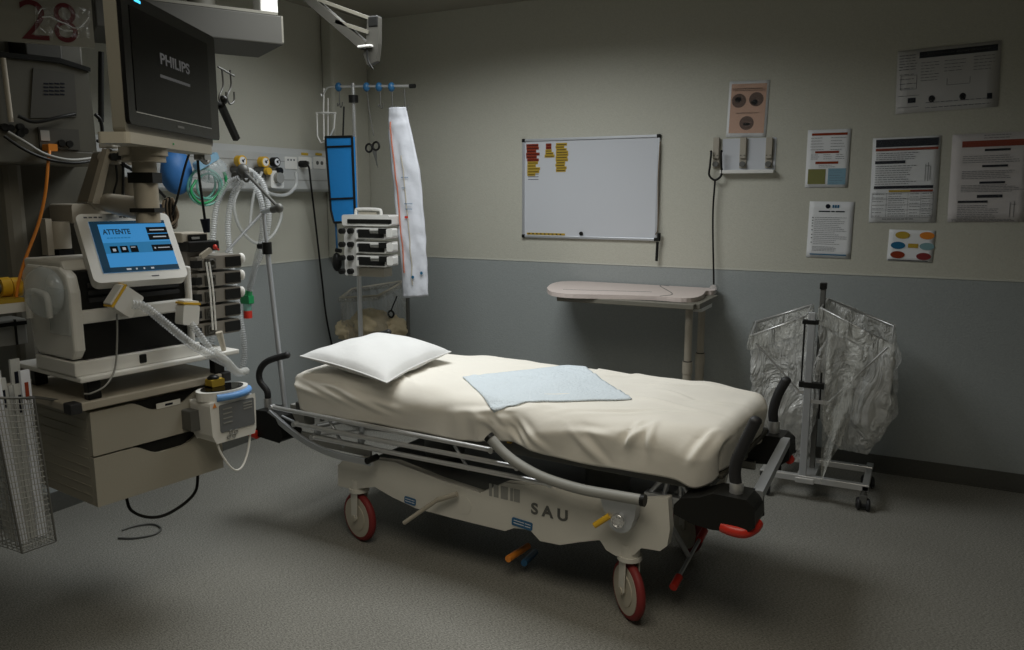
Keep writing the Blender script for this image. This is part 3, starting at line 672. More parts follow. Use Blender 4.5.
# white moulded basket beneath rail behind the pump tower
# ================================================================== drip stand in the corner
SY = 3.74
def w3(x, y, d=SY): return W.Y(x, y, d)
ps = w3(353, 85); pb = Vector((ps.x + .0, SY, 0))
st = thing('drip_stand', 'chrome drip stand with horizontal hook bar and blue knobs in the room corner', 'drip stand', (ps.x, SY, 0))
MB().cyl((ps.x, SY, .06), (ps.x, SY, 1.1), .014).build('lower_tube', 'steel', st)
MB().cyl((ps.x, SY, 1.1), (ps.x, SY, ps.z + .01), .010).build('upper_tube', 'chrome', st)
q = w3(353, 99); MB().cyl((ps.x, SY, q.z - .02), (ps.x, SY, q.z + .02), .028, seg=10).build('height_collar', 'black', st)
bl, br = w3(327, 87), w3(413, 86)
mb = MB(); mb.tube([(bl.x + .05, SY, bl.z), (br.x, SY, br.z)], .0075, 10); mb.tube([(bl.x + .05, SY, bl.z), (bl.x, SY, bl.z - .006), (bl.x - .035, SY, bl.z - .05), (bl.x - .045, SY, bl.z - .035)], .005, 8, 5); mb.build('hook_bar', 'steel', st)
MB().cyl((br.x - .02, SY, br.z), (br.x + .012, SY, br.z), .012).build('bar_end_cap', 'black', st)
for x in (338.5, 366.5, 379, 391.5):
    q = w3(x, 87); MB().ell(q, .020, .020, .026, 14, 10).build('blue_knob', 'blue', st)
for x, yb in ((339, 106), (380, 107), (392, 109), (404.5, 109)):
    a, b = w3(x, 89), w3(x + 1, yb); mb = MB(); mb.tube([tuple(a), tuple(b), tuple(b + Vector((.014, 0, .0))), tuple(b + Vector((.018, 0, .022)))], .003, 6, 4); mb.tube([tuple(b + Vector((0, 0, .02))), tuple(b + Vector((-.016, 0, .0))), tuple(b + Vector((-.018, 0, .018)))], .003, 6, 3); mb.build('hook', 'dmetal', st)
mb = MB()
for k in range(5):
    a = 2 * math.pi * k / 5 + .3; mb.tube([(ps.x, SY, .09), (ps.x + .28 * math.cos(a), SY + .28 * math.sin(a), .07)], .014, 8); mb.ell((ps.x + .28 * math.cos(a), SY + .28 * math.sin(a), .03), .012, .03, .03, 12, 8)
mb.build('five_foot_base', 'dmetal', st)
# white wire holder
a = w3(321, 93); wh = thing('wire_bottle_holder', 'white wire bottle holder hanging from the left end of the drip stand bar', 'wire holder', (a.x, SY, a.z - .2))
mb = MB(); fr_ = [w3(x, y) for x, y in ((317, 113), (317.5, 136), (321, 143), (328, 141), (334, 128), (335, 114))]
mb.tube([tuple(p) for p in fr_], .005, 6); mb.tube([tuple(w3(316, 113)), tuple(w3(336, 113))], .005, 6)
mb.tube([tuple(w3(324, 88)), tuple(w3(323.5, 108)), tuple(w3(324, 140))], .005, 6); mb.tube([tuple(w3(328, 98)), tuple(w3(328, 139))], .0035, 6)
mb.ring(w3(326, 113), (0, 0, 1), .04, .003); mb.build('wire_frame', 'absw', wh)
def wP(x, y): return w3(x, y, SY - .045)
# blue pouch
pt = [wP(325.5, 137), wP(352, 136.5), wP(355, 215), wP(353, 222), wP(334, 222.5), wP(331, 210)]
po = thing('blue_nylon_pouch', 'tall blue nylon pouch with black edging hanging on the drip stand', 'pouch', (ps.x, SY, pt[4].z))
D = .03
mb = MB(); mb.prism([(p.x, p.z) for p in pt], SY - .045, SY - .02, 'y'); mb.build('pouch_body', 'bluecloth', po, bevel=.006)
mb = MB(); pp = [(p.x, SY - .045, p.z) for p in pt]
for i in range(6): mb.tube([pp[i], pp[(i + 1) % 6]], .007, 8)
for a, b in (((326, 147), (353, 146)), ((330, 199), (354.5, 198))): mb.tube([(wP(*a).x, SY - .047, wP(*a).z), (wP(*b).x, SY - .047, wP(*b).z)], .006, 6)
mb.build('black_edging', 'black', po)
a, b = wP(340, 106), wP(341, 137); MB().tube([(a.x, SY - .01, a.z), (b.x, SY - .03, b.z - .02)], .005, 6).build('strap', 'black', po)
a, b = wP(334, 222), wP(335.5, 250); MB().tube([(a.x, SY - .03, a.z), (b.x, SY - .03, b.z)], .006, 6).build('hanging_strap', 'blue', po)
# scissors on a cord
a, b, c = w3(367, 90), w3(374, 136), w3(374, 146)
sc = thing('bandage_scissors', 'black handled scissors hanging on a cord from the drip stand bar', 'scissors', (c.x, SY, c.z - .12))
mb = MB(); mb.tube([tuple(a), tuple(a.lerp(b, .5) + Vector((-.006, 0, 0))), tuple(b)], .0025, 6, 4); mb.build('cord', 'dmetal', sc)
mb = MB(); mb.ring((w3(369, 148).x, SY, w3(369, 148).z), (0, 1, 0), .022, .006); mb.ring((w3(376, 146).x, SY, w3(376, 146).z), (0, 1, 0), .022, .006); mb.build('finger_rings', 'black', sc)
mb = MB(); e = w3(378, 168); e2 = w3(375.5, 166)
mb._add([(w3(372, 150).x, SY - .002, w3(372, 150).z), (w3(375, 149).x, SY - .002, w3(375, 149).z), (e.x, SY - .002, e.z), (w3(372, 150).x, SY + .002, w3(372, 150).z), (w3(375, 149).x, SY + .002, w3(375, 149).z), (e.x, SY + .002, e.z)], [(0, 1, 2), (3, 5, 4), (0, 3, 4, 1), (1, 4, 5, 2), (2, 5, 3, 0)])
mb._add([(w3(373, 149).x, SY - .003, w3(373, 149).z), (w3(377, 150).x, SY - .003, w3(377, 150).z), (e2.x + .01, SY - .003, e2.z), (w3(373, 149).x, SY + .001, w3(373, 149).z), (w3(377, 150).x, SY + .001, w3(377, 150).z), (e2.x + .01, SY + .001, e2.z)], [(0, 1, 2), (3, 5, 4), (0, 3, 4, 1), (1, 4, 5, 2), (2, 5, 3, 0)])
mb.build('blades', 'dmetal', sc)
# long white catheter sleeve
sl = [w3(388, 109), w3(393, 106.5), w3(405, 107), w3(408, 112), w3(421, 180), w3(426.5, 240), w3(428.5, 296), w3(403, 298), w3(400, 240), w3(392, 170)]
ct = thing('catheter_sleeve', 'long white packaging sleeve with red stripe hanging from the right hooks of the drip stand', 'packaging', (sl[6].x, SY, sl[6].z))
def slf(u, v):
    l_ = [(389, 108), (388.5, 130), (392, 170), (397, 220), (401, 260), (403, 298)]; r_ = [(406, 107), (410, 125), (420, 170), (425, 225), (427, 260), (428.5, 296)]
    k = v * 5; i = min(4, int(k)); t = k - i
    x0 = l_[i][0] * (1 - t) + l_[i + 1][0] * t; y0 = l_[i][1] * (1 - t) + l_[i + 1][1] * t
    x1 = r_[i][0] * (1 - t) + r_[i + 1][0] * t; y1 = r_[i][1] * (1 - t) + r_[i + 1][1] * t
    p = w3(x0 + (x1 - x0) * u, y0 + (y1 - y0) * u)
    return p + Vector((0, -.02 * math.sin(math.pi * u) + .008 * noise.noise(Vector((u * 4, v * 14, 1))), 0))
mb = MB(); mb.grid(slf, 14, 70); mb.build('sleeve_body', 'sleeve', ct, solid=.006)
mb = MB(); mb.tube([tuple(slf(.18, t / 30) + Vector((0, -.008, 0))) for t in range(4, 27)], .004, 6); mb.build('red_stripe', mat('salmon_stripe', (.55, .17, .10), .5), ct)
mb = MB(); mb.tube([tuple(slf(.50, t / 30) + Vector((0, -.008, 0))) for t in range(10, 29)], .0035, 6); mb.build('tan_tube', 'beige', ct)
mb = MB()
for (u0, v0, wd) in ((.4, .43, .4), (.4, .47, .2), (.45, .53, .45), (.45, .55, .4)):
    q = slf(u0, v0); mb.box(q.x, q.x + wd * .12, q.y - .012, q.y - .010, q.z, q.z + .003)
for (u0, v0) in ((.55, .89), (.85, .87)):
    q = slf(u0, v0); mb.cyl((q.x, q.y - .012, q.z), (q.x, q.y - .010, q.z), .009, seg=10)
mb.build('sleeve_print', 'inkb', ct)
q = slf(.40, .585); MB().box(q.x, q.x + .022, q.y - .012, q.y - .010, q.z, q.z + .012).build('red_mark', 'red', ct)
# infusion pump rack
F2 = Frame((ps.x, SY, 0), 6)
def f2(x, y, d): return F2.Y(x, y, d)
yf = -.16
pr_ = thing('infusion_pump_rack', 'white rack of three syringe pumps with carry handle clamped on the drip stand', 'infusion pump', F2.w(0, 0, f2(360, 270, yf).z))
FM = F2.M()
A, B_ = f2(353, 214, yf), f2(398, 268, yf)
xl = f2(353, 240, yf).x
mb = MB(FM); zt = f2(360, 218, yf).z; zb = f2(350, 276, yf).z
x_l = f2(342, 240, yf).x; x_m = f2(355, 240, yf).x; x_r = f2(389, 230, yf).x
mb.rbox(x_l, x_m - .004, yf + .02, -.03, zb, zt, .01); sc_ = mb.build('side_column', 'absw', pr_)
mb = MB(FM); mb.rbox(x_l, x_r, yf + .005, -.03, f2(370, 226, yf).z, f2(370, 215, yf).z, .012); tp = mb.build('top_unit', 'absw', pr_)
mb = MB(FM); a, b = f2(347, 219, yf), f2(391, 224, yf); mb.rbox(a.x, b.x, yf + .001, yf + .008, b.z, a.z, .006); mb.build('top_display', 'black', tp)
mb = MB(FM); h = [f2(x, y, -.08) for x, y in ((356, 216), (356, 211), (359, 209), (378, 209.5), (381, 212), (381, 217))]
mb.tube([tuple(p) for p in h], .009, 10, 4); mb.build('carry_handle', 'absw', pr_)
a, b = f2(359, 212, -.07), f2(377, 216, -.07); MB(FM).box(a.x, b.x, -.075, -.065, b.z - .005, a.z).build('handle_inset', 'beige', pr_)
pump0 = None
ys = [(228, 239), (242, 253), (255.5, 266.5)]
def pump(zc, h, par):
    xa, xb = f2(356.5, 240, yf).x, f2(387, 240, yf).x
    mb = MB(FM); mb.rbox(xa, xb, yf - .01, -.04, zc - h / 2, zc + h / 2, .008); pu = mb.build('syringe_pump', 'absw', par)
    mb = MB(FM); w_ = xb - xa; mb.rbox(xa + .10 * w_, xa + .48 * w_, yf - .014, yf - .008, zc - h * .38, zc + h * .38, .004); mb.rbox(xa + .46 * w_, xa + .94 * w_, yf - .014, yf - .008, zc - h * .38, zc + h * .02, .004); mb.build('pump_display', 'black', pu)
    mb = MB(FM); mb.cyl((xa + .5 * w_, yf - .016, zc + h * .25), (xb - .01, yf - .016, zc + h * .28), .005); mb.build('syringe', 'absg', pu)
    mb = MB(FM); mb.box(xb - .04, xb + .01, yf - .025, yf, zc - .012 + h * .2, zc + .018 + h * .2); mb.build('plunger_clamp', 'black', pu)
    mb = MB(FM); mb.rbox(xb + .01, xb + .05, yf - .025, yf + .03, zc - .024 + h * .1, zc + .024 + h * .1, .01); mb.build('plunger_knob', 'absw', pu)
    mb = MB(FM); mb.rbox(xa + .01, xa + .03, yf - .012, yf - .009, zc + h * .05, zc + h * .35, .004); mb.build('key_button', 'inkg', pu)
    return pu
for (ya, yb) in ys:
    za, zb_ = f2(370, ya, yf).z, f2(370, yb, yf).z; pump((za + zb_) / 2, (za - zb_), pr_)
for k in range(4):
    for xx in (344, 351):
        q = f2(xx - 1.5 * (xx == 344), 231 + k * 13.4, yf + .01); mb = MB(FM); mb.cyl((q.x, yf + .03, q.z), (q.x, yf - .01, q.z), .016, seg=10); mb.box(q.x - .004, q.x + .022, yf - .014, yf - .008, q.z - .012, q.z + .006); mb.build('rotary_clip', 'black', pr_)
a, b = f2(355, 267, -.10), f2(386, 277, -.10); MB(FM).rbox(a.x, b.x, -.12, -.03, b.z, a.z, .004).build('mount_plate', 'beige', pr_)
mb = MB(FM); q = f2(337, 262, -.1); mb.ell(q, .028, .03, .055, 12, 10); mb.tube([tuple(f2(336, 250, -.1)), tuple(f2(341, 251, -.1))], .012, 8); mb.build('clamp_knob', 'black', pr_)

# waste bag holder in the corner
BY = 4.05
wb = thing('corner_waste_holder', 'thin metal frame waste bag holder standing in the room corner behind the drip stand', 'bag holder', (-3.1, BY, 0))
def wq(x, y, d): return W.Y(x, y, d)
tr = wq(405, 262, BY - .02)
mb = MB(); mb.cyl((tr.x, BY, 0.04), (tr.x, BY, tr.z), .012); mb.tube([(tr.x - .5, BY, .04), (tr.x + .02, BY, .04)], .012, 8); mb.tube([(tr.x - .5, BY - .25, .04), (tr.x - .5, BY + .2, .04)], .012, 8); mb.tube([(tr.x, BY - .25, .04), (tr.x, BY + .2, .04)], .012, 8)
for x_, y_ in ((-.5, -.25), (-.5, .2), (0, -.25), (0, .2)): mb.ell((tr.x + x_, BY + y_, .02), .012, .02, .02, 10, 8)
mb.build('frame', 'dmetal', wb)
rim = [W.Z(x, y, .80) for x, y in ((334, 293), (352, 284), (408, 279), (376, 296))]
rim = [Vector((-3.28, 3.84, .83)), Vector((-3.28, 4.16, .83)), Vector((-2.80, 4.16, .83)), Vector((-2.80, 3.84, .83))]
rim = [wq(340, 298, 3.86), wq(352, 289, 4.20), wq(405, 281, 4.20), wq(378, 296, 3.86)]
zr = sum(p.z for p in rim) / 4
mb = MB(); mb.tube([tuple(p) for p in rim], .008, 8, closed=True); mb.build('bag_rim', 'beige', wb)
def bagf(rim_, botc, botw, depth, crump, seed, bulge=.12):
    c = sum(rim_, Vector()) / 4
    per = []
    for i in range(4):
        for k in range(10): per.append(rim_[i].lerp(rim_[(i + 1) % 4], k / 10))
    n = len(per)
    def f(u, v):
        i = u * n; a = int(i) % n; p = per[a].lerp(per[(a + 1) % n], i - int(i))
        cc = c.lerp(botc, v)
        off = p - c
        s_ = 1 + bulge * math.sin(math.pi * min(1, v * 1.15)) - max(0, v - .6) ** 1.5 * (1 - botw) * 3.4
        s_ = max(s_, botw)
        o2 = Vector((off.x, off.y, off.z * (1 - v))) * s_
        q = cc + o2
        nn = noise.noise(Vector((q.x * 9, q.y * 9, q.z * 6 + seed))) * crump + abs(noise.noise(Vector((q.x * 22, q.y * 22, q.z * 13 + seed)))) * crump * .7
        d = Vector((off.x, off.y, 0)); d = d.normalized() if d.length > 1e-6 else Vector((0, -1, 0))
        return q + d * nn * min(1, v * 6 + .2)
    return f
wbg = MB(); wbg.grid(bagf(rim, Vector((-3.02, 4.0, .25)), .5, .5, .012, 3, .03), 48, 30); o = wbg.build('waste_bag', 'bagthin'); tag(o, 'clear polythene waste bag hanging in the corner holder with cream rubbish inside', 'plastic bag')
fd = MB(); fd.tube([tuple(rim[i].lerp(rim[(i + 1) % 4], k / 4) + Vector((0, 0, -.012))) for i in range(4) for k in range(4)], .014, 8, closed=True); fd.build('folded_rim', 'bagfold', o)
for (x, y, rx, rz, d_) in ((371, 324, .13, .09, 3.92), (350, 330, .09, .06, 3.92), (394, 328, .075, .07, 4.0)):
    q = wq(x, y, d_); mb = MB(); mb.ell(q, rx, .09, rz, 30, 20, lambda dd: 1.05 + .25 * noise.noise(dd * 3 + Vector((x * .37, .2, .1))) + .12 * noise.noise(dd * 11)); o = mb.build('crumpled_waste', 'trash')
    tag(o, {371: 'largest crumpled cream wad, in the middle of the corner waste bag', 350: 'small crumpled cream wad left of the stand tube in the waste bag', 394: 'crumpled cream wad at the right side of the corner waste bag'}[x], 'rubbish', 'crumpled wads in the waste bag')
q = wq(391, 314, 3.95); mb = MB(); mb.ring(q, (0, 1, 0), .02, .006); mb.tube([tuple(q + Vector((.0, 0, .02))), tuple(wq(397, 296, 3.95))], .004, 6); mb.build('hanging_ring', 'black', wb)

# ================================================================== back wall: whiteboard
BM = Matrix.Identity(4)
b0, b1 = wq(523.5, 141, WY), wq(659.5, 240.5, WY); bx0, bx1 = b0.x, wq(661, 134, WY).x; bz0, bz1 = 1.165, 1.750
wbd = thing('whiteboard', 'aluminium framed magnetic whiteboard with red and yellow strips at its top left', 'whiteboard', ((bx0 + bx1) / 2, WY, bz0))
MB().box(bx0 + .008, bx1 - .008, WY - .010, WY - .001, bz0 + .008, bz1 - .008).build('writing_panel', 'white', wbd)
for (x0, x1, z0, z1) in ((bx0, bx1, bz1 - .014, bz1), (bx0, bx1, bz0, bz0 + .014), (bx0, bx0 + .014, bz0 + .014, bz1 - .014), (bx1 - .014, bx1, bz0 + .014, bz1 - .014)):
    MB().box(x0, x1, WY - .018, WY - .001, z0, z1).build('frame_rail', 'alu', wbd, bevel=.002)
for x0 in (bx0 - .002, bx1 - .018):
    for z0 in (bz0 - .002, bz1 - .018): MB().box(x0, x0 + .02, WY - .021, WY - .001, z0, z0 + .02).build('frame_corner', 'black', wbd, bevel=.003)
def strip(x, y, wd, m, hgt=.016, gp=None, lab=None):
    q = wq(x, y, WY - .0105); mb = MB(); mb.box(q.x, q.x + wd, WY - .0128, WY - .0100, q.z - hgt / 2, q.z + hgt / 2); mb.m = 1
    mb.box(q.x + .005, q.x + wd - .004, WY - .0132, WY - .0127, q.z - .003, q.z + .001)
    o = mb.build('magnetic_strip', [m, 'ink']); tag(o, lab, 'magnet strip', gp)
random.seed(3)
for k in range(6): strip(526.5 + random.uniform(-.3, .8), 145.6 + k * 2.9, random.uniform(.06, .095), 'inkr', gp='red magnetic strips', lab='narrow red magnetic strip in the stack at the whiteboard top left corner')
for k in range(5): strip(527 + random.uniform(-.3, .8), 163 + k * 2.9, random.uniform(.05, .09), 'inky', gp='yellow magnetic strips left', lab='narrow yellow magnetic strip in the left stack below the red strips')
for k in range(2): strip(546, 145 + k * 2.9, .035, 'inkr', gp='red magnetic strips middle', lab='short red magnetic strip in the middle stack on the whiteboard')
for k in range(3): strip(545.5 - .8 * (k == 2), 151 + k * 2.6, .04 + .012 * k, 'inky', gp='yellow magnetic strips middle', lab='short yellow magnetic strip in the middle stack on the whiteboard')
for k in range(11): strip(555.6 + random.uniform(-.3, .8), 144.5 + k * 2.6, random.uniform(.055, .08), 'inky', gp='yellow magnetic strips right', lab='yellow magnetic strip in the tall right stack on the whiteboard')
mb = MB()
for k in range(4):
    q = wq(528, 172 + k * 2.6, WY - .0105); mb.box(q.x, q.x + .07, WY - .0108, WY - .0100, q.z, q.z + .004)
mb.build('faint_writing', 'inkg', wbd)
q = wq(527, 233.5, WY - .01); q2 = wq(565, 234, WY - .01)
mb = MB(); mb.box(q.x, q2.x, WY - .0125, WY - .0102, q.z - .006, q.z + .006); mb.m = 1
for k in range(9): mb.box(q.x + .01 + k * .026, q.x + .022 + k * .026, WY - .013, WY - .0124, q.z - .003, q.z + .003)
tag(mb.build('magnetic_strip', ['inky', 'ink']), 'long black and yellow magnetic strip along the bottom edge of the whiteboard', 'magnet strip')
q = wq(581.5, 233.5, WY - .01); mb = MB(); mb.cyl((q.x, WY - .01, q.z), (q.x, WY - .022, q.z), .011, seg=16); tag(mb.build('round_magnet', 'black'), 'small round black magnet near the bottom edge of the whiteboard', 'magnet')
mk_ = thing('board_marker', 'black marker hanging on a cord at the lower right corner of the whiteboard', 'marker', (bx1 - .02, WY - .03, 1.08))
mb = MB(); x_ = wq(660, 150, WY - .02).x
mb.tube([(x_, WY - .024, bz1 - .04), (x_ - .004, WY - .026, 1.5), (x_ + .003, WY - .026, 1.25), (x_ - .01, WY - .026, 1.2)], .003, 6, 5); mb.build('cord', 'wood', mk_)
a, b = wq(657.5, 242, WY - .03), wq(656.5, 261, WY - .03); mb = MB(); mb.cyl((a.x, WY - .03, a.z), (b.x, WY - .03, b.z), .008); mb.build('marker_barrel', 'black', mk_)
mb = MB(); mb.cyl((a.x + .006, WY - .03, a.z + .005), (a.x + .008, WY - .03, a.z + .05), .010); mb.build('marker_cap', 'black', mk_)

# ================================================================== overbed table against the back wall
tb_ = thing('overbed_table', 'pinkish beige overbed table with rounded top and two telescopic legs, against the back wall', 'table', (-1.1, 4.1, 0))
zt = .915
outl = [W.Z(x, y, zt) for x, y in ((547, 287.5), (551, 284), (562, 281.3), (590, 281.3), (640, 282.5), (674, 283.4), (713, 284.3), (717, 287.5), (714, 290.5), (706, 291), (703, 294.5), (695, 297.5), (681, 298), (657, 296.2), (615, 294.8), (573, 294), (556, 292.5), (549, 290.5))]
co = [outl[0]]; pr = [(p.x, min(p.y, WY - .012)) for p in catmull(outl + [outl[0]], 3)[:-1]]
mb = MB(); mb.prism(pr, zt - .022, zt, 'z'); top = mb.build('table_top', 'beigetop', tb_, bevel=.005)
a, b = W.Z(660, 296, zt + .001), W.Z(676, 283.5, zt + .001)
mb = MB(); mb.tube([(a.x, a.y, zt - .001), (a.x + .03, a.y + .12, zt - .001), (b.x - .05, b.y - .15, zt - .001), (b.x, min(b.y, WY - .03), zt - .001)], .003, 6, 5); a, b = W.Z(563, 289.5, zt), W.Z(652, 292, zt); mb.tube([(a.x, a.y, zt - .001), (b.x, b.y, zt - .001)], .0028, 6); mb.build('top_seam', 'dmetal', top)
p, q = wq(557, 297, 3.82), wq(690, 300, 3.82)
MB().box(p.x, q.x + .02, 3.815, 3.86, zt - .048, zt - .0222).box(q.x - .03, q.x + .04, 3.86, 4.25, zt - .05, zt - .022).build('support_beam', 'column', tb_, bevel=.003)
for (x, y, d) in ((689, 320, 3.97), (701.5, 320, 4.22)):
    p = wq(x, y, d); mb = MB(); mb.cyl((p.x, d, .52), (p.x, d, zt - .045), .019); lg = mb.build('leg_upper_tube', 'beigem', tb_)
    mb = MB(); mb.cyl((p.x, d, .06), (p.x, d, .52), .023); mb.build('leg_lower_tube', 'beigem', tb_)
    mb = MB(); mb.cyl((p.x, d, .515), (p.x, d, .575), .026); mb.m = 1; mb.cyl((p.x, d, .575), (p.x, d, .58), .0215); mb.build('leg_collar', ['beigem', 'black'], tb_)
p = wq(689, 320, 3.97); mb = MB(); mb.rbox(p.x - .02, p.x + .06, 3.72, 4.34, .04, .07, .01, 'y')
mb.rbox(p.x - .65, p.x, 3.78, 3.83, .04, .065, .01, 'x'); mb.rbox(p.x - .65, p.x, 4.24, 4.29, .04, .065, .01, 'x')
for x_, y_ in ((p.x - .63, 3.8), (p.x - .63, 4.26), (p.x + .02, 3.75), (p.x + .02, 4.31)): mb.ell((x_, y_, .022), .012, .022, .022, 12, 8)
mb.build('foot_frame', 'beigem', tb_)
q = wq(697, 303, 4.0); MB().box(q.x - .03, q.x + .03, 3.98, 4.2, zt - .08, zt - .048).build('height_bracket', 'absw', tb_)

# ================================================================== posters
def poster(name, label, cx0, cx1, z0, z1, m, rot=0, cat='poster', lam=False):
    xc, zc = (cx0 + cx1) / 2, (z0 + z1) / 2
    Mx = Matrix.Translation((xc, WY - .0015, zc)) @ Matrix.Rotation(R(rot), 4, 'Y')
    wd, ht = cx1 - cx0, z1 - z0
    t = thing(name, label, cat, (xc, WY, z0))
    def pf(u, v):
        k = noise.noise(Vector((u * 3 + xc, v * 3, 2)))
        return (-wd / 2 + u * wd, -.0015 - .0015 * abs(k), -ht / 2 + v * ht)
    mb = MB(Mx); mb.grid(pf, 8, 8); mb.build('sheet', m, t, solid=.0008)
    if lam:
        def pf2(u, v):
            k = noise.noise(Vector((u * 5 + xc, v * 5, 7)))
            return (-(wd + .014) / 2 + u * (wd + .014), -.0050 - .003 * abs(k), -(ht + .014) / 2 + v * (ht + .014))
        mb = MB(Mx); mb.grid(pf2, 16, 16); mb.build('laminate_film', 'laminate', t)
    def ink(nm, mm, rects, par=t):
        mb = MB(Mx)
        for (x0, x1, y0, y1) in rects: mb.box(-wd / 2 + x0 * wd, -wd / 2 + x1 * wd, -.0042, -.0034, ht / 2 - y1 * ht, ht / 2 - y0 * ht)
        return mb.build(nm, mm, par)
    def disc(nm, mm, x, y, rx, ry):
        mb = MB(Mx); mb.prism([(-wd / 2 + x * wd + rx * wd * math.cos(a * .2618), ht / 2 - y * ht + ry * ht * math.sin(a * .2618)) for a in range(24)], -.0046, -.0036, 'y'); return mb.build(nm, mm, t)
    return t, ink, disc
def lines(x0, x1, y0, y1, n, h=.006, rag=.3):
    out = []
    for k in range(n):
        y = y0 + (y1 - y0) * k / max(1, n - 1); xx = x0
        e = x1 - (x1 - x0) * random.uniform(0, rag)
        while xx < e:
            ww = random.uniform(.02, .07); out.append((xx, min(e, xx + ww), y, y + h)); xx += ww + .01
    return out
def rc(x0, y0, x1, y1):
    ym, xm = (y0 + y1) / 2, (x0 + x1) / 2; return wq(x0, ym, WY).x, wq(x1, ym, WY).x, wq(xm, y1, WY).z, wq(xm, y0, WY).z
# p1 peach notice with round photos
x0, x1, z0, z1 = rc(728, 81, 768, 137)
t, ink, disc = poster('skin_care_notice', 'small peach notice with three round photographs above the glove clip rack', x0, x1, z0, z1, 'paper', 1.5, lam=True)
ink('peach_panel', 'peach', [(.06, .94, .05, .93)])
for (x, y) in ((.27, .35), (.70, .33), (.50, .75)): disc('round_photo', 'inkbr', x, y, .18, .125)
disc('photo_highlight', 'inkg', .66, .38, .08, .05); disc('photo_highlight', 'beigem', .25, .33, .08, .05); disc('photo_highlight', 'paperb', .5, .77, .09, .025)
ink('text_lines', 'inkbr', [(.1, .85, .13, .145), (.1, .9, .165, .175), (.22, .78, .565, .578)])
# p3
x0, x1, z0, z1 = rc(806.5, 129.5, 849.5, 187.5)
t, ink, disc = poster('instruction_sheet', 'instruction sheet with orange bars and olive and blue boxes, upper left of the wall papers', x0, x1, z0, z1, 'paper', 0)
ink('orange_bars', 'inkr', [(.1, .92, .06, .10), (.2, .75, .37, .405), (.22, .75, .55, .59)])
ink('olive_box', 'olive', [(.06, .47, .68, .94)]); ink('blue_box', mat('pale_blue_print', (.22, .38, .48), .7), [(.53, .94, .67, .95)])
ink('text_lines', 'inkg', lines(.08, .4, .14, .34, 5) + lines(.55, .92, .14, .34, 5) + lines(.1, .3, .43, .5, 3) + lines(.4, .6, .43, .5, 3) + lines(.68, .9, .43, .5, 3) + lines(.3, .7, .61, .64, 2) + lines(.56, .9, .7, .92, 6))
# p4
x0, x1, z0, z1 = rc(808, 201.5, 852.5, 258)
t, ink, disc = poster('information_letter', 'white bulleted notice with a dark round emblem at its head, below the orange barred sheet', x0, x1, z0, z1, 'paper', .5)
disc('emblem', 'ink', .42, .085, .055, .04); ink('emblem_lettering', 'inkb', [(.52, .56, .06, .11), (.575, .615, .06, .11), (.63, .67, .06, .11)])
ink('heading', 'ink', [(.22, .48, .165, .185), (.5, .58, .165, .185), (.6, .8, .165, .185)])
ink('text_lines', 'inkg', lines(.14, .92, .28, .75, 15, .005, .5) + lines(.12, .68, .8, .87, 4, .005, .1)); ink('bullets', 'ink', [(.08, .11, y, y + .013) for y in (.28, .33, .38, .43, .5, .58, .64, .72)])
ink('foot_bar', 'inkb', [(.08, .9, .93, .95)])
# p5
x0, x1, z0, z1 = rc(871, 137, 938.5, 222.5)
t, ink, disc = poster('protocol_poster', 'glossy laminated protocol poster with navy and ochre title bars, left of the rust barred one', x0, x1, z0, z1, 'paper', -1.0, lam=True)
ink('navy_bars', 'ink', [(.05, .97, .02, .11), (.05, .50, .27, .305), (.05, .93, .565, .60)])
ink('ochre_bars', 'inkr', [(.05, .97, .125, .155)]); ink('yellow_bar', 'inky', [(.28, .6, .615, .64)]); ink('orange_bar', 'inkr', [(.6, .93, .615, .64)])
ink('text_lines', 'inkg', lines(.06, .75, .18, .25, 4, .006) + lines(.06, .7, .33, .54, 9, .006) + lines(.04, .22, .66, .92, 7, .005) + lines(.28, .55, .66, .92, 11, .005) + lines(.6, .75, .66, .92, 8, .005) + lines(.78, .93, .66, .92, 10, .005) + lines(.2, .8, .955, .965, 1, .008))
ink('figure_sketch', 'inkg', [(.80, .806, .32, .52), (.84, .846, .30, .52), (.87, .876, .35, .5), (.8, .87, .34, .345)]); ink('table_rules', 'inkg', [(.03, .94, y, y + .002) for y in (.65, .72, .79, .85, .94)] + [(x, x + .003, .65, .94) for x in (.03, .25, .57, .76, .94)])
# p6
x0, x1, z0, z1 = rc(950, 133, 1030, 222)
t, ink, disc = poster('protocol_poster', 'grey laminated protocol poster with a rust title bar, rightmost on the wall', x0, x1, z0, z1, 'paperb', -1.2, lam=True)
ink('rust_bar', 'inkr', [(.13, .98, .08, .15)]); ink('black_bars', 'ink', [(.42, .74, .175, .20), (.40, .72, .355, .38), (.38, .70, .54, .565), (.36, .68, .69, .725), (.12, .5, .755, .78)])
ink('text_lines', 'inkg', lines(.15, .95, .25, .32, 4, .005) + lines(.15, .85, .42, .50, 5, .005) + lines(.15, .95, .58, .65, 5, .005) + lines(.12, .65, .81, .95, 8, .005) + lines(.05, .95, .97, .985, 2, .004) + lines(.4, .75, .02, .05, 2, .006, .1))
ink('figure_sketch', 'inkg', [(.78, .785, .78, .95), (.83, .835, .77, .95), (.80, .86, .80, .804)])
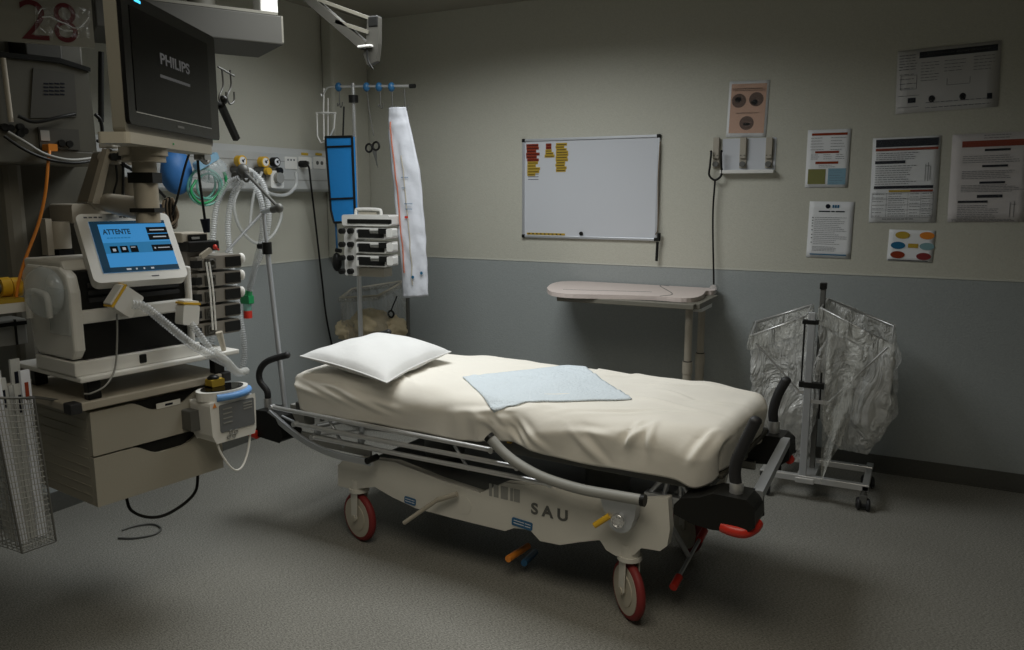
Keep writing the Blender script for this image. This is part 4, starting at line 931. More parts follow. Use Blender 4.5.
# p7
x0, x1, z0, z1 = rc(897, 46, 999.5, 110.5)
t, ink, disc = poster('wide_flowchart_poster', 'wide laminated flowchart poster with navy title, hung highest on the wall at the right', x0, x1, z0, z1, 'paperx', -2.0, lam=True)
ink('navy_title', 'ink', [(.22, .97, .05, .15)]); ink('title_lettering', 'inkg', [(.4, .56, .08, .11), (.58, .7, .08, .11), (.72, .9, .08, .11)])
ink('text_lines', 'inkg', lines(.02, .2, .08, .3, 6, .01, .1) + lines(.24, .42, .22, .5, 7, .008) + lines(.47, .7, .22, .38, 4, .008) + lines(.75, .95, .2, .4, 5, .008) + lines(.03, .2, .38, .6, 4, .008) + lines(.3, .95, .85, .93, 2, .01))
ink('chart_boxes', 'inkg', [(.04, .2, .40, .405), (.04, .2, .62, .625), (.04, .045, .4, .62), (.2, .205, .4, .62), (.5, .72, .6, .606), (.5, .505, .5, .6), (.72, .725, .5, .6), (.02, .23, .72, .726), (.02, .23, .9, .906)])
ink('dark_stamp', 'ink', [(.12, .20, .76, .84), (.89, .94, .78, .87)])
for x in (.36, .66): disc('round_symbol', 'ink', x, .80, .032, .055); disc('symbol_face', 'paperx', x, .80, .023, .038)
mb_ = None
# p8
x0, x1, z0, z1 = rc(888, 230, 934, 261.5)
t, ink, disc = poster('coloured_ovals_chart', 'small white card with six coloured ovals and a black pen line, lowest on the wall', x0, x1, z0, z1, 'paper', 1)
for nm, mm, x, y in (('yellow_oval', 'inky', .30, .17), ('orange_oval', 'orange', .83, .16), ('blue_oval', 'inkb', .22, .5), ('teal_oval', mat('grey_teal_print', (.2, .35, .38), .7), .85, .5), ('red_oval', 'inkr', .23, .80), ('rust_oval', 'redtyre', .80, .82)): disc(nm, mm, x, y, .16, .115)
ink('tan_badge', 'inky', [(.44, .66, .43, .56)]); ink('foot_bar', 'ink', [(.03, .9, .96, .98)]); ink('oval_text', 'paper', [(.24, .36, .16, .18), (.77, .89, .15, .17), (.16, .28, .49, .51), (.79, .91, .49, .51), (.17, .29, .79, .81), (.74, .86, .81, .83)])
# glove clip rack
rk = thing('wall_clip_rack', 'white wall rack with three grey spring clips below the peach notice', 'clip rack', (-.86, WY, 1.53))
a, b = wq(723, 139, WY), wq(775, 172, WY)
MB().box(a.x, b.x, WY - .004, WY - .0005, b.z, a.z).build('back_plate', 'white', rk, bevel=.001)
MB().box(a.x, b.x, WY - .05, WY - .004, b.z - .006, b.z + .012).build('lower_ledge', 'absw', rk, bevel=.002)
for x in (716.5, 743.5, 769.5):
    p = wq(x, 139, WY - .02); zt_ = p.z; x_ = p.x; zb_ = wq(x, 168, WY - .02).z
    mb = MB(Matrix.Translation((x_, WY, 0))); mb.box(-.018, .018, -.012, -.002, zb_, zt_); cl = mb.build('spring_clip', 'beigem', rk, bevel=.002)
    mb = MB(Matrix.Translation((x_, WY, 0))); mb.box(-.016, .016, -.026, -.010, zb_ + .05, zt_ + .008); mb.build('clip_tongue', 'beigem', cl, bevel=.002)
    mb = MB(Matrix.Translation((x_, WY, 0))); mb.cyl((0, -.03, zb_ + .02), (0, -.01, zb_ + .02), .015, seg=14)
    for dx in (-.009, .009): mb.cyl((dx, -.016, zb_ + .065), (dx, -.028, zb_ + .065), .0035, seg=8)
    mb.each('clip_roller', 'dmetal', cl)
# coiled diagnostic cable looped on the left clip
x_ = wq(716.5, 150, WY - .04).x
cb = thing('looped_black_cable', 'black cable looped over the left wall clip and hanging down to the table', 'cable', (x_, WY - .05, .93))
zA = wq(716, 151, WY - .04).z; zB = wq(716, 180, WY - .04).z
mb = MB(); mb.tube([(x_ - .03, WY - .04, zA), (x_ - .026, WY - .045, zA - .01), (x_ - .03, WY - .045, (zA + zB) / 2), (x_ - .032, WY - .045, zB + .025), (x_, WY - .045, zB), (x_ + .032, WY - .045, zB + .025), (x_ + .03, WY - .045, (zA + zB) / 2), (x_ + .026, WY - .045, zA - .01), (x_ + .03, WY - .04, zA)], .006, 8, 6)
e = wq(713, 288, WY - .06); mb.tube([(x_, WY - .045, zB), (x_ - .005, WY - .04, zB - .2), (e.x, WY - .05, .96), (e.x, WY - .05, e.z)], .005, 8, 6); mb.build('cable', 'black', cb)
e = wq(714, 288, WY - .07); MB().cyl((e.x, WY - .09, e.z), (e.x, WY - .05, e.z), .02).build('metal_connector', 'chrome', cb)

# ================================================================== bag trolley
CY = 3.90
tc = thing('double_bag_trolley', 'wheeled metal double bag trolley in front of the back wall at the right', 'bag trolley', (-.39, CY, 0))
UY = CY - .10
up = wq(811.5, 330, UY); u2 = wq(823, 294, CY + .06)
mb = MB(); mb.box(up.x - .016, up.x + .016, UY - .012, UY + .012, .10, wq(811.5, 312, UY).z); mb.build('front_upright', 'alu', tc, bevel=.003)
mb = MB(); mb.box(u2.x - .012, u2.x + .012, CY + .05, CY + .075, .08, 1.0); mb.build('rear_upright', 'dmetal', tc, bevel=.003)
mb = MB(); mb.box(u2.x - .015, u2.x + .015, CY + .045, CY + .08, .985, 1.015); mb.build('upright_cap', 'black', tc, bevel=.003)
mb = MB(); mb.box(up.x - .035, up.x - .027, UY, UY + .01, .56, .84); mb.box(up.x - .04, up.x + .07, UY - .014, UY + .014, .545, .572); mb.box(up.x - .04, up.x + .03, UY - .014, UY + .014, .84, .86); mb.box(up.x + .05, up.x + .058, UY, UY + .01, .40, .62)
mb.build('slide_bracket', 'black', tc, bevel=.002)
a, b = wq(780, 464, CY - .02), wq(870, 484, CY - .02)
mb = MB(); mb.box(-.62, b.x, UY - .015, UY + .015, .095, .125); mb.box(-.60, b.x, CY + .16, CY + .19, .095, .125); mb.box(b.x - .03, b.x, UY - .015, CY + .25, .095, .12); mb.box(-.62, -.59, UY - .015, CY + .25, .095, .12); mb.box(up.x - .03, u2.x + .03, UY - .02, CY + .18, .09, .115); mb.build('base_frame', 'steel', tc, bevel=.003)
for (x, y) in ((b.x - .02, UY + .0), (b.x - .02, CY + .22), (-.60, UY + .0), (-.60, CY + .22)):
    mb = MB(); mb.cyl((x, y, .07), (x, y, .1), .012); mb.box(x - .016, x + .016, y - .016, y + .01, .035, .075); cs = mb.build('caster', 'dmetal', tc, bevel=.002)
    mb = MB(); mb.ring((x - .02, y, .030), (1, .2, 0), .021, .009, 20, 8); mb.ring((x + .02, y, .030), (1, .2, 0), .021, .009, 20, 8); mb.cyl((x - .03, y, .03), (x + .03, y, .03), .018); mb.build('wheel', 'rubber', cs)
rimL = [wq(807, 316, CY - .03), wq(751, 336, CY - .06), wq(756, 322, CY + .28), wq(812, 305, CY + .24)]
rimR = [wq(821, 308, CY - .03), wq(892, 345, CY - .06), wq(894, 326, CY + .28), wq(828, 299, CY + .24)]
for rr in (rimL, rimR):
    mb = MB(); mb.tube([tuple(p) for p in rr], .006, 8, closed=True); mb.build('folding_rim', 'steel', tc)
for (p, q) in (((756, 343), (800, 392)), ((888, 347), (828, 403))):
    a, b = wq(*p, CY - .12), wq(*q, UY); MB().tube([tuple(a), tuple(b)], .005, 8).build('strut', 'steel', tc)
mb = MB(); q = wq(828, 403, UY); mb.box(up.x, q.x + .01, UY - .006, UY + .006, q.z - .008, q.z + .008); q = wq(800, 392, UY); mb.box(q.x - .01, up.x, UY - .006, UY + .006, q.z - .008, q.z + .008); mb.build('strut_mount', 'steel', tc)
cl_ = wq(790, 470, CY); mb = MB(); mb.grid(bagf(rimL, Vector((-.52, CY + .12, .14)), .62, .6, .035, 11, .06), 64, 44); o = mb.build('linen_bag', 'bag'); tag(o, 'clear polythene bag on the left rim of the bag trolley, behind the stretcher handle', 'plastic bag')
ff = MB()
def foldstrip(rr, seed):
    def f(u, v):
        i = u * 4; a = int(i) % 4; p = rr[a].lerp(rr[(a + 1) % 4], i - int(i)); c = sum(rr, Vector()) / 4
        d = p - c; d.z = 0; d.normalize()
        return p + d * (.012 + .01 * v + .006 * noise.noise(Vector((u * 12, v, seed)))) + Vector((0, 0, .006 - .075 * v + .01 * noise.noise(Vector((u * 8, 3, seed)))))
    return f
mb = MB(); mb.grid(foldstrip(rimL, 1), 64, 5); mb.build('folded_cuff', 'bagfold', o)
mb = MB(); mb.grid(bagf(rimR, Vector((-.23, CY + .12, .22)), .30, .6, .045, 29, .06), 64, 44); o = mb.build('linen_bag', 'bag'); tag(o, 'fuller crumpled clear polythene bag on the right rim of the bag trolley', 'plastic bag')
mb = MB(); mb.grid(foldstrip(rimR, 5), 64, 5); mb.build('folded_cuff', 'bagfold', o)
def tail(u, v):
    a = wq(828, 330, CY - .12).lerp(wq(868, 352, CY - .14), u); b = wq(820, 484, CY - .15).lerp(wq(826, 470, CY - .16), u)
    p = a.lerp(b, v ** 1.1); k = noise.noise(Vector((u * 5, v * 7, 3)))
    return p + Vector((.03 * math.sin(v * 3.1) * u + .012 * k, -.03 * k - .02 * math.sin(u * 9 + v * 3), 0))
mb = MB(); mb.grid(tail, 24, 50); mb.build('hanging_bag_tail', 'bagfold', o)

# ================================================================== drawer unit on the ceiling pendant
PM = P.M()
def pf(x, y, d=0.0): return P.Y(x, y, d)
du = thing('drawer_unit', 'wall hung putty grey cabinet with two scooped handle drawers and a shelf under the ventilator', 'drawer unit', P.w(.25, .2, .46))
za, zb, zm = pf(97, 508).z, pf(69, 407).z - .0275, pf(93, 458).z
xa, xb = pf(93, 450).x, pf(222, 440).x
mb = MB(PM); mb.box(xa, xb, .018, .42, za, zb - .004); body = mb.build('cabinet_body', 'drawer', du, bevel=.003)
mb = MB(PM)
for k in range(9): mb.box(xa - .0015, xa + .001, .03, .40, za + .03 + k * .03, za + .033 + k * .03)
mb.build('side_ribs', 'drawer', body)
def drawer(z0, z1, x0, x1):
    c0, c1 = x0 + (x1 - x0) * .28, x0 + (x1 - x0) * .86; dip = .038
    pr = [(x0, z0), (x1, z0), (x1, z1), (c1, z1)]
    for k in range(1, 9): t = k / 8; pr.append((c1 - .09 * t, z1 - dip * (3 * t * t - 2 * t ** 3)))
    for k in range(9): t = k / 8; pr.append((c0 + .09 - .09 * t, z1 - dip * (1 - (3 * t * t - 2 * t ** 3))))
    pr.append((x0, z1))
    mb = MB(PM); mb.prism(pr, 0, .018, 'y'); d = mb.build('drawer', 'drawer', du, bevel=.0025)
    mb = MB(PM); mb.box(c0 + .01, c1 - .01, .012, .020, z1 - dip - .004, z1 - .001); mb.build('handle_recess', 'black', d)
    return d
d1 = drawer(zm + .003, zb - .004, xa, xb); d2 = drawer(za, zm - .003, xa, xb)
q = pf(168, 388, 0); mb = MB(PM); mb.box(q.x - .045, q.x + .04, -.001, .001, q.z - .062, q.z - .044); mb.m = 1; mb.box(q.x - .015, q.x + .012, -.0016, .0, q.z - .057, q.z - .050); mb.build('drawer_label', ['abs', 'ink'], d1)
# shelf above the drawers
s0, s1 = pf(69, 405), pf(222, 371)
mb = MB(PM); mb.rbox(s0.x, s1.x + .02, -.02, .45, s0.z - .028, s0.z, .006, 'z') if False else mb.box(s0.x, s1.x + .02, -.012, .45, s0.z - .026, s0.z); sf = mb.build('worktop_shelf', 'beigem', du, bevel=.004)
mb = MB(PM)
for xx in (s0.x - .004, s1.x - .01): mb.box(xx, xx + .035, -.016, .03, s0.z - .03, s0.z + .003)
mb.each('corner_guard', 'rubber', sf, bevel=.004)
# ventilator tray raised on black feet
v0, v1 = pf(77, 379), pf(236, 350)
mb = MB(PM); mb.box(v0.x, v1.x, -.02, .40, v0.z - .012, v0.z + .004); tr_ = mb.build('raised_tray', 'absw', du, bevel=.004)
mb = MB(PM)
for xx in (v0.x + .03, v1.x - .09):
    for yy in (.0, .33): mb.box(xx, xx + .04, yy, yy + .03, s0.z + .001, v0.z - .012)
mb.each('tray_foot', 'black', du, bevel=.003)
# ---------------- ventilator
vn = thing('ventilator', 'white and black ventilator with lit blue tilted touch screen', 'ventilator', P.w(.2, .2, v0.z))
bz = v0.z + .004
ux0, ux1 = pf(78, 285).x, pf(188, 280).x
z_top, z_um, z_b1, z_b0 = pf(80, 285).z, pf(80, 311).z, pf(85, 324).z, pf(85, 360).z
mb = MB(PM); mb.box(ux0 - .03, ux1 + .03, .0, .24, bz, z_b0 - .004); mb.m = 1
q = pf(143, 358); mb.box(q.x - .012, q.x + .012, -.004, 0.01, bz + .008, z_b0 - .012); mb.build('base_plinth', ['absw', 'black'], vn, bevel=.004)
# side profile body: white shell
mb = MB(PM); pr = [(.22, z_b0), (.02, z_b0), (-.005, z_b0 + .03), (-.005, z_top - .02), (.01, z_top + .03), (.05, z_top + .052), (.25, z_top + .052), (.29, z_top + .02), (.24, z_b0 + .02)]
mb._add([(ux0 - .028 + (.028 if False else 0), y, z) for y, z in pr] + [(ux0 + .006, y, z) for y, z in pr], [tuple(range(9)), tuple(reversed(range(9, 18)))] + [(i, (i + 1) % 9, 9 + (i + 1) % 9, 9 + i) for i in range(9)])
mb.build('side_shell', 'absw', vn, bevel=.008)
mb = MB(PM); mb.box(ux0 + .004, ux1 - .004, .012, .23, z_b0 - .002, z_top + .04); mb.build('dark_inner_body', 'black', vn, bevel=.004)
mb = MB(PM); mb.box(ux0, ux1 + .01, -.006, .05, z_b1, z_um); mb.box(ux1 - .006, ux1 + .012, -.004, .23, z_b0, z_top + .03); mb.build('front_band', 'absw', vn, bevel=.006)
mb = MB(PM)
for k in range(3): mb.rbox(ux0 + .03, ux1 - .03, .004, .014, z_top - .012 - .022 * k, z_top + .002 - .022 * k, .005)
mb.build('front_vent_ribs', 'rubber', vn)
mb = MB(PM); pr = [(.03, z_top + .04), (.28, z_top + .04), (.28, z_top + .07), (.05, z_top + .07)]
mb._add([(ux0 - .02, y, z) for y, z in pr] + [(ux1 + .0, y, z) for y, z in pr], [(0, 1, 2, 3), (7, 6, 5, 4), (0, 4, 5, 1), (1, 5, 6, 2), (2, 6, 7, 3), (3, 7, 4, 0)]); mb.build('top_cover', 'abs', vn, bevel=.008)
# side carry handle and water chamber
def ps_(x, y, xx): return P.X(x, y, xx)
hx = ux0 - .05
h = [ps_(x, y, hx) for x, y in ((30, 318), (28, 298), (31, 291), (44, 294), (48, 300), (50, 318))]
mb = MB(PM); mb.tube([tuple(p) for p in h], .009, 10, 4); mb.build('side_handle', 'absw', vn)
c = ps_(44, 292, ux0 - .06); mb = MB(PM); mb.ell(c, .045, .085, .075, 22, 14, lambda d: 1 + .06 * noise.noise(d * 4)); mb.build('humidifier_dome', 'clearg', vn)
c2 = ps_(66, 318, ux0 - .015); mb = MB(PM); mb.rbox(c2.y - .07, c2.y + .05, 0, 0, 0, 0, .01) if False else mb.box(ux0 - .032, ux0 - .024, c2.y - .05, c2.y + .07, c2.z - .05, c2.z + .09); mb.build('side_window', 'clearg', vn, bevel=.01)
# touch screen tablet
TF = Frame(P.w(ux0 + .03, 0, 0), 70)
bl_, br_ = TF.Y(97, 286, -.05), TF.Y(187, 274.5, -.05); tl_, tr2 = TF.Y(72.5, 215, .10), TF.Y(169, 212, .10)
O_ = Vector(((bl_.x + tl_.x) / 2, -.05, (bl_.z + br_.z) / 2)); wd = ((br_.x - bl_.x) + (tr2.x - tl_.x)) / 2; vv = Vector((0, .15, (tl_.z + tr2.z) / 2 - O_.z)); ht = vv.length; tang = math.atan2(.15, vv.z)
TM = TF.M() @ Matrix.Translation(O_) @ Matrix.Rotation(-tang, 4, 'X')
mb = MB(TM); mb.rbox(0, wd, 0, .035, 0, ht, .02, 'y', 6); tb = mb.build('tablet_housing', 'absw', vn, bevel=.006)
sx0, sx1, sz0, sz1 = wd * .115, wd * .925, ht * .13, ht * .88
mb = MB(TM); mb.box(sx0, sx1, -.0012, .001, sz0, sz1); sc = mb.build('lit_screen', 'scr', tb)
def S(u0, u1, v0, v1, e): return (sx0 + (sx1 - sx0) * u0, sx0 + (sx1 - sx0) * u1, -.0012 - e, -.001, sz0 + (sz1 - sz0) * v0, sz0 + (sz1 - sz0) * v1)
mb = MB(TM); mb.box(*S(.0, .10, .0, 1, .0008)); mb.box(*S(.0, 1, .94, 1, .0008)); mb.box(*S(.0, 1, .0, .095, .0008)); mb.build('screen_menu_bar', 'scr3', sc)
mb = MB(TM); mb.box(*S(.1, 1, .36, .57, .0005)); mb.build('screen_band', 'scr2', sc)
mb = MB(TM)
for r_ in ((.72, 1, .74, .86), (.72, 1, .60, .72), (.72, 1, .37, .50), (.17, .27, .37, .50), (.30, .40, .37, .50), (.43, .53, .37, .50)): mb.box(*S(*r_, .0012))
mb.each('screen_button', 'scrk', sc)
mb = MB(TM)
for r_ in ((.76, .96, .79, .81), (.78, .96, .65, .67), (.80, .96, .43, .445), (.75, .77, .42, .45), (.2, .24, .40, .45), (.33, .37, .42, .47), (.44, .50, .46, .475), (.3, .36, .03, .06), (.42, .44, .03, .06), (.52, .54, .03, .06), (.62, .66, .03, .06), (.74, .96, .964, .976)): mb.box(*S(*r_, .0016))
mb.build('screen_small_text', 'scrw', sc)
tx = S(.14, 0, .74, 0, 0); text('screen_heading', 'ATTENTE', P, 0, 0, 0, (sz1 - sz0) * .10, 'scr3', sc, width=(sx1 - sx0) * .36, Mx=TM @ Matrix.Translation((tx[0], -.0015, tx[4])) @ Matrix.Rotation(R(90), 4, 'X'), bold=.0006)
mb = MB(TM)
for k in range(7): mb.box(*S(.17 + k * .045, .205 + k * .045, .655, .675, .0008))
mb.build('screen_subheading', 'scr2', sc)
mb = MB(TM)
for k in range(4): mb.box(wd * .08 + k * .014, wd * .08 + k * .014 + .010, -.0008, .001, ht * .935, ht * .955)
for k in range(9): mb.box(wd * .45 + k * .012 + (.02 if k > 4 else 0), wd * .45 + k * .012 + .008 + (.02 if k > 4 else 0), -.0008, .001, ht * .935, ht * .955)
mb.box(wd * .60, wd * .68, -.0008, .001, ht * .045, ht * .06); mb.build('bezel_print', 'inkg', tb)
# tablet support neck
mb = MB(PM); mb.box(ux0 + .12, ux0 + .20, .03, .12, z_top + .03, O_.z + .06); mb.build('tablet_neck', 'absg', vn, bevel=.005)
# filters with yellow caps and ribbed hoses
def filt(name, label, px_, py_, d, ang, wv, hv, xr=0):
    q = pf(px_, py_, d); Mx = PM @ Matrix.Translation(q) @ Matrix.Rotation(R(ang), 4, 'Y')
    t = thing(name, label, 'breathing filter', PM @ q)
    mb = MB(Mx); mb.rbox(-wv / 2, wv / 2, -.022, .022, -hv / 2, hv / 2 - .01, .008); mb.build('filter_housing', 'absw', t)
    mb = MB(Mx); mb.rbox(-wv / 2 - .002, wv / 2 + .002, -.0225, .0225, hv / 2 - .009, hv / 2 - .002, .002); mb.build('yellow_cap', 'yellow', t)
    mb = MB(Mx); mb.rbox(-wv / 2 + .003, wv / 2 - .003, -.019, .019, hv / 2 - .004, hv / 2 + .004, .003); mb.build('filter_face', 'absw', t)
    return t
filt('breathing_filter', 'white cone filter with yellow edge at the front left end of the ribbed hose', 124, 301, -.07, -52, .075, .075)
filt('breathing_filter', 'white filter with yellow top at the right front of the ventilator', 187.5, 313, -.05, 8, .058, .075)
def hose_on(pts, name, label, r=.011, m='hose', corr=(.10, .009), seg=10, group=None, n=8, fr=P):
    return tube_thing(name, label, 'hose', [fr.wp(fr.Y(x, y, d)) for x, y, d in pts], r, m, corr, seg, n, group)
hose_on([(132, 304, -.09), (145, 307, -.10), (165, 323, -.11), (190, 343, -.12), (212, 356, -.12), (226, 363, -.12)], 'breathing_hose', 'clear ribbed hose running diagonally from the yellow edged filter down across the ventilator front', .013)
hose_on([(190, 322, -.06), (196, 330, -.08), (205, 342, -.10), (214, 354, -.12)], 'breathing_hose', 'short clear ribbed hose from the right hand filter joining the diagonal hose', .011)
hose_on([(214, 352, -.125), (226, 361, -.125), (237, 372, -.12), (246, 371, -.1)], 'hose_connector', 'pale clear hose elbow at the shelf corner', .014, 'clear', None)
GX = -.28
def hg(pts, nm, lb, r=.0125, m='hose', corr=(.10, .010)): return tube_thing(nm, lb, 'hose', [G.wp(G.Y(x, y, d)) for x, y, d in pts], r, m, corr, 10, 8)
hg([(239, 178, -.24), (228, 184, -.26), (217, 205, -.30), (213, 240, -.34), (213, 280, -.38), (215, 315, -.42), (212, 340, -.45), (206, 352, -.47)], 'breathing_hose', 'leftmost ribbed hose, dropping from the support arm clip to the ventilator')
hg([(243, 183, -.22), (233, 195, -.25), (228, 225, -.28), (231, 260, -.30), (237, 300, -.30), (243, 335, -.30), (244, 358, -.30), (239, 372, -.32), (228, 366, -.34), (215, 352, -.38)], 'breathing_hose', 'second ribbed hose, looping lowest beside the stretcher head')
hg([(242, 174, -.20), (253, 182, -.17), (262, 205, -.16), (262, 235, -.15), (256, 262, -.14), (250, 290, -.13)], 'breathing_hose', 'ribbed hose arching right from the clip to the green connector')
hg([(244, 170, -.19), (252, 172, -.14), (264, 186, -.10), (269, 215, -.10), (264, 245, -.11), (254, 272, -.12), (249, 290, -.13)], 'breathing_hose', 'outermost ribbed hose arching farthest right beside the drip pole')
q = G.Y(247, 299, -.13); yc = thing('hose_connector', 'green wye connector with red cap hanging at the end of the looped hoses', 'connector', G.wp(G.Y(247, 320, -.13)))
mb = MB(GM); mb.rbox(q.x - .03, q.x + .03, q.y - .015, q.y + .015, q.z - .022, q.z + .018, .006); mb.cyl((q.x - .018, q.y, q.z), (q.x - .02, q.y, q.z + .04), .013); mb.cyl((q.x + .016, q.y, q.z), (q.x + .02, q.y, q.z + .04), .013); mb.build('green_body', 'green', yc)
mb = MB(GM); mb.cyl((q.x, q.y, q.z - .02), (q.x, q.y, q.z - .06), .019); mb.build('clear_swivel', 'teal', yc)
mb = MB(GM); mb.cyl((q.x, q.y, q.z - .055), (q.x, q.y, q.z - .09), .020); mb.build('red_cap', 'red', yc)
# thin sensor wire
def wire(name, label, pts, r=.003, m='absg', fr=P, cat='cable'): return tube_thing(name, label, cat, [fr.wp(fr.Y(x, y, d)) for x, y, d in pts], r, m, None, 6, 7)
wire('sensor_wire', 'thin grey wire drooping from the yellow edged filter to the tray', [(117, 314, -.06), (117, 340, -.03), (115, 368, -.02), (106, 385, -.03), (92, 393, -.02), (84, 394, .0)])
# ---------------- round rimmed humidifier unit at the drawer's right end
hu = thing('humidifier_unit', 'small white unit with light blue ring hanging at the right end of the drawer shelf', 'humidifier', P.wp(pf(225, 438, -.08)))
q0, q1 = pf(203, 402, -.08), pf(249, 402, -.08); zb_ = pf(226, 438, -.08).z; zt_ = pf(222, 398, -.08).z
mb = MB(PM); cx_, wd_ = (q0.x + q1.x) / 2, (q1.x - q0.x) / 2
pr = [(cx_ - wd_, zt_), (cx_ + wd_, zt_), (cx_ + wd_ * 1.02, zt_ - .02), (cx_ + wd_ * .98, zb_ + .02), (cx_ + wd_ * .9, zb_), (cx_ - wd_ * .8, zb_), (cx_ - wd_ * .95, zb_ + .03)]
mb.prism(pr, -.115, -.005, 'y'); hb_ = mb.build('unit_body', 'absw', hu, bevel=.012)
mb = MB(PM); mb.rbox(cx_ - wd_ * .62, cx_ + wd_ * .9, -.119, -.114, zb_ + .035, zt_ - .012, .006); dp = mb.build('display', 'lcd', hu)
mb = MB(PM)
for k in range(4): mb.box(cx_ - wd_ * .5, cx_ - wd_ * .1, -.1205, -.1188, zt_ - .03 - k * .016, zt_ - .026 - k * .016)
for k in range(3): mb.box(cx_ + wd_ * .4, cx_ + wd_ * .8, -.1205, -.1188, zt_ - .026 - k * .010, zt_ - .022 - k * .010)
mb.build('display_print', 'absg', dp)
mb = MB(PM); qx = cx_ - wd_ * .3
for dx, dz in ((0, 0), (.02, .0), (.01, .014), (.03, .012)): mb.ring((qx + dx, -.1195, zb_ + .016 + dz), (0, 1, 0), .006, .002, 12, 6)
mb.build('button_print', 'absg', hb_)
mb = MB(PM); 
pts = [(cx_ + wd_ * 1.04 * math.cos(2 * math.pi * k / 32), -.06 + .062 * math.sin(2 * math.pi * k / 32), zt_ + .014) for k in range(32)]
mb.prism([(p[0], p[1]) for p in pts], zt_, zt_ + .03, 'z'); mb.build('top_collar', 'absw', hb_, bevel=.004)
mb = MB(PM); mb.tube([(cx_ + wd_ * 1.05 * math.cos(R(t)), -.06 + .065 * math.sin(R(t)), zt_ + .012) for t in range(232, 352, 8)], .012, 8); mb.build('light_blue_ring', 'bluering', hb_)
mb = MB(PM); mb.prism([(cx_ + wd_ * .86 * math.cos(2 * math.pi * k / 32), -.06 + .05 * math.sin(2 * math.pi * k / 32)) for k in range(32)], zt_ + .0295, zt_ + .033, 'z'); mb.build('glass_lid', 'glass', hb_)
mb = MB(PM); a_ = Vector((cx_ - wd_ * .82, -.117, zt_ - .004)); mb._add([(a_.x - .008, -.1185, a_.z - .012), (a_.x + .008, -.1185, a_.z - .012), (a_.x, -.1185, a_.z + .004)], [(0, 1, 2)]); mb.build('warning_triangle', 'orange', hb_)
mb = MB(PM); mb.rbox(cx_ - wd_ - .03, cx_ - wd_ + .005, -.05, .0, zt_ - .10, zt_ - .03, .005); mb.build('mount_bracket', 'dmetal', hu)
wire('looped_flex', 'thin white flex looping below the small humidifier unit', [(216, 440, -.10), (222, 455, -.11), (233, 469, -.12), (241, 468, -.12), (247, 455, -.11), (250, 435, -.10), (249, 410, -.09)], .004, 'absw')
q = pf(216, 381, -.03); mb = MB(PM); mb.rbox(q.x - .03, q.x + .02, -.05, .0, q.z - .015, q.z + .01, .005); mb.m = 1; mb.ell((q.x - .01, -.03, q.z + .012), .02, .02, .012, 12, 8)
tag(mb.build('yellow_connector', ['inky', 'black']), 'yellow and black connector on the shelf edge above the humidifier unit', 'connector')
wire('black_floor_cable', 'black cable drooping in a loop under the drawer unit', [(126, 496, .1), (131, 510, .08), (147, 517, .06), (165, 515, .05), (185, 503, .06), (196, 490, .08), (198, 472, .1)], .0055, 'black')
wire('thin_grey_flex', 'thin grey flex loop behind the black cable under the drawers', [(132, 496, .12), (140, 504, .12), (150, 505, .12)], .003, 'absg') if False else None
mb = MB(); mb.tube([tuple(W.Z(x, y, .006)) for x, y in ((118, 538), (135, 538), (155, 534), (161, 528), (152, 524), (135, 526), (122, 530))], .004, 6, 6); tag(mb.build('floor_flex', 'dmetal'), 'thin dark flex coiled once on the floor below the drawer unit', 'cable')

# ---------------- pump tower with black clips behind the hoses
pt_ = thing('pump_tower', 'tall taupe stack of syringe pumps with black displays behind the ribbed hoses', 'infusion pump', P.wp(P.Y(210, 340, .25)))
TD = .12
def pq(x, y, d=TD): return P.Y(x, y, d)
a, b = pq(184, 247), pq(233, 334)
mb = MB(PM); mb.box(pq(186, 250).x, pq(208, 300).x, TD, .30, pq(200, 335).z, pq(200, 250).z); mb.build('side_frame', 'pumpc', pt_, bevel=.005)
for k in range(5):
    y = 256 + k * 16.5; z1_ = pq(200, y).z; z0_ = pq(200, y + 13.5).z
    mb = MB(PM); mb.rbox(pq(190, y).x, pq(234 - k * .3, y).x, TD - .04, .25, z0_, z1_, .006); pu = mb.build('syringe_pump', 'pumpc', pt_)
    mb = MB(PM); mb.box(pq(218, y).x, pq(233, y).x, TD - .044, TD - .038, z0_ + .006, z1_ - .006); mb.box(pq(186, y).x, pq(193, y).x, TD - .05, TD - .02, z0_ + .01, z1_ - .012); mb.each('pump_display', 'black', pu)
    mb = MB(PM); xc_ = pq(203, y).x; mb.box(xc_ - .022, xc_ + .018, TD - .046, TD - .038, z0_ + .004, z1_ - .008); mb.ring((xc_, TD - .048, (z0_ + z1_) / 2), (0, 1, 0), .012, .004, 14, 6); mb.build('rotary_clip', 'dark2', pu)
    if k < 3:
        q = pq(236, y + 2); mb = MB(PM); mb.ell((q.x, TD - .03, q.z), .015, .014, .02, 14, 10); mb.build('plunger_knob', 'absw', pu)
mb = MB(PM); q0_, q1_ = pq(184, 252), pq(214, 240); mb.box(q0_.x, q1_.x, TD - .03, .22, q0_.z, q1_.z); mb.build('top_display', 'black', pt_, bevel=.004)
wx = thing('connector_box', 'small beige box with a dark framed window on top of the pump tower', 'box', P.wp(pq(195, 240)))
q0_, q1_ = pq(182, 244), pq(208, 232); mb = MB(PM); mb.box(q0_.x, q1_.x, TD, .22, q0_.z + .004, q1_.z); mb.build('box_body', 'beigem', wx, bevel=.004)
q0_, q1_ = pq(188, 243), pq(206, 234); mb = MB(PM); mb.box(q0_.x, q1_.x, TD - .004, TD + .002, q0_.z + .006, q1_.z); mb.m = 1; mb.box(q0_.x + .012, q1_.x - .03, TD - .006, TD - .002, q0_.z + .012, q1_.z - .008); mb.build('box_window', ['black', 'absg'], wx)
mb = MB(PM)
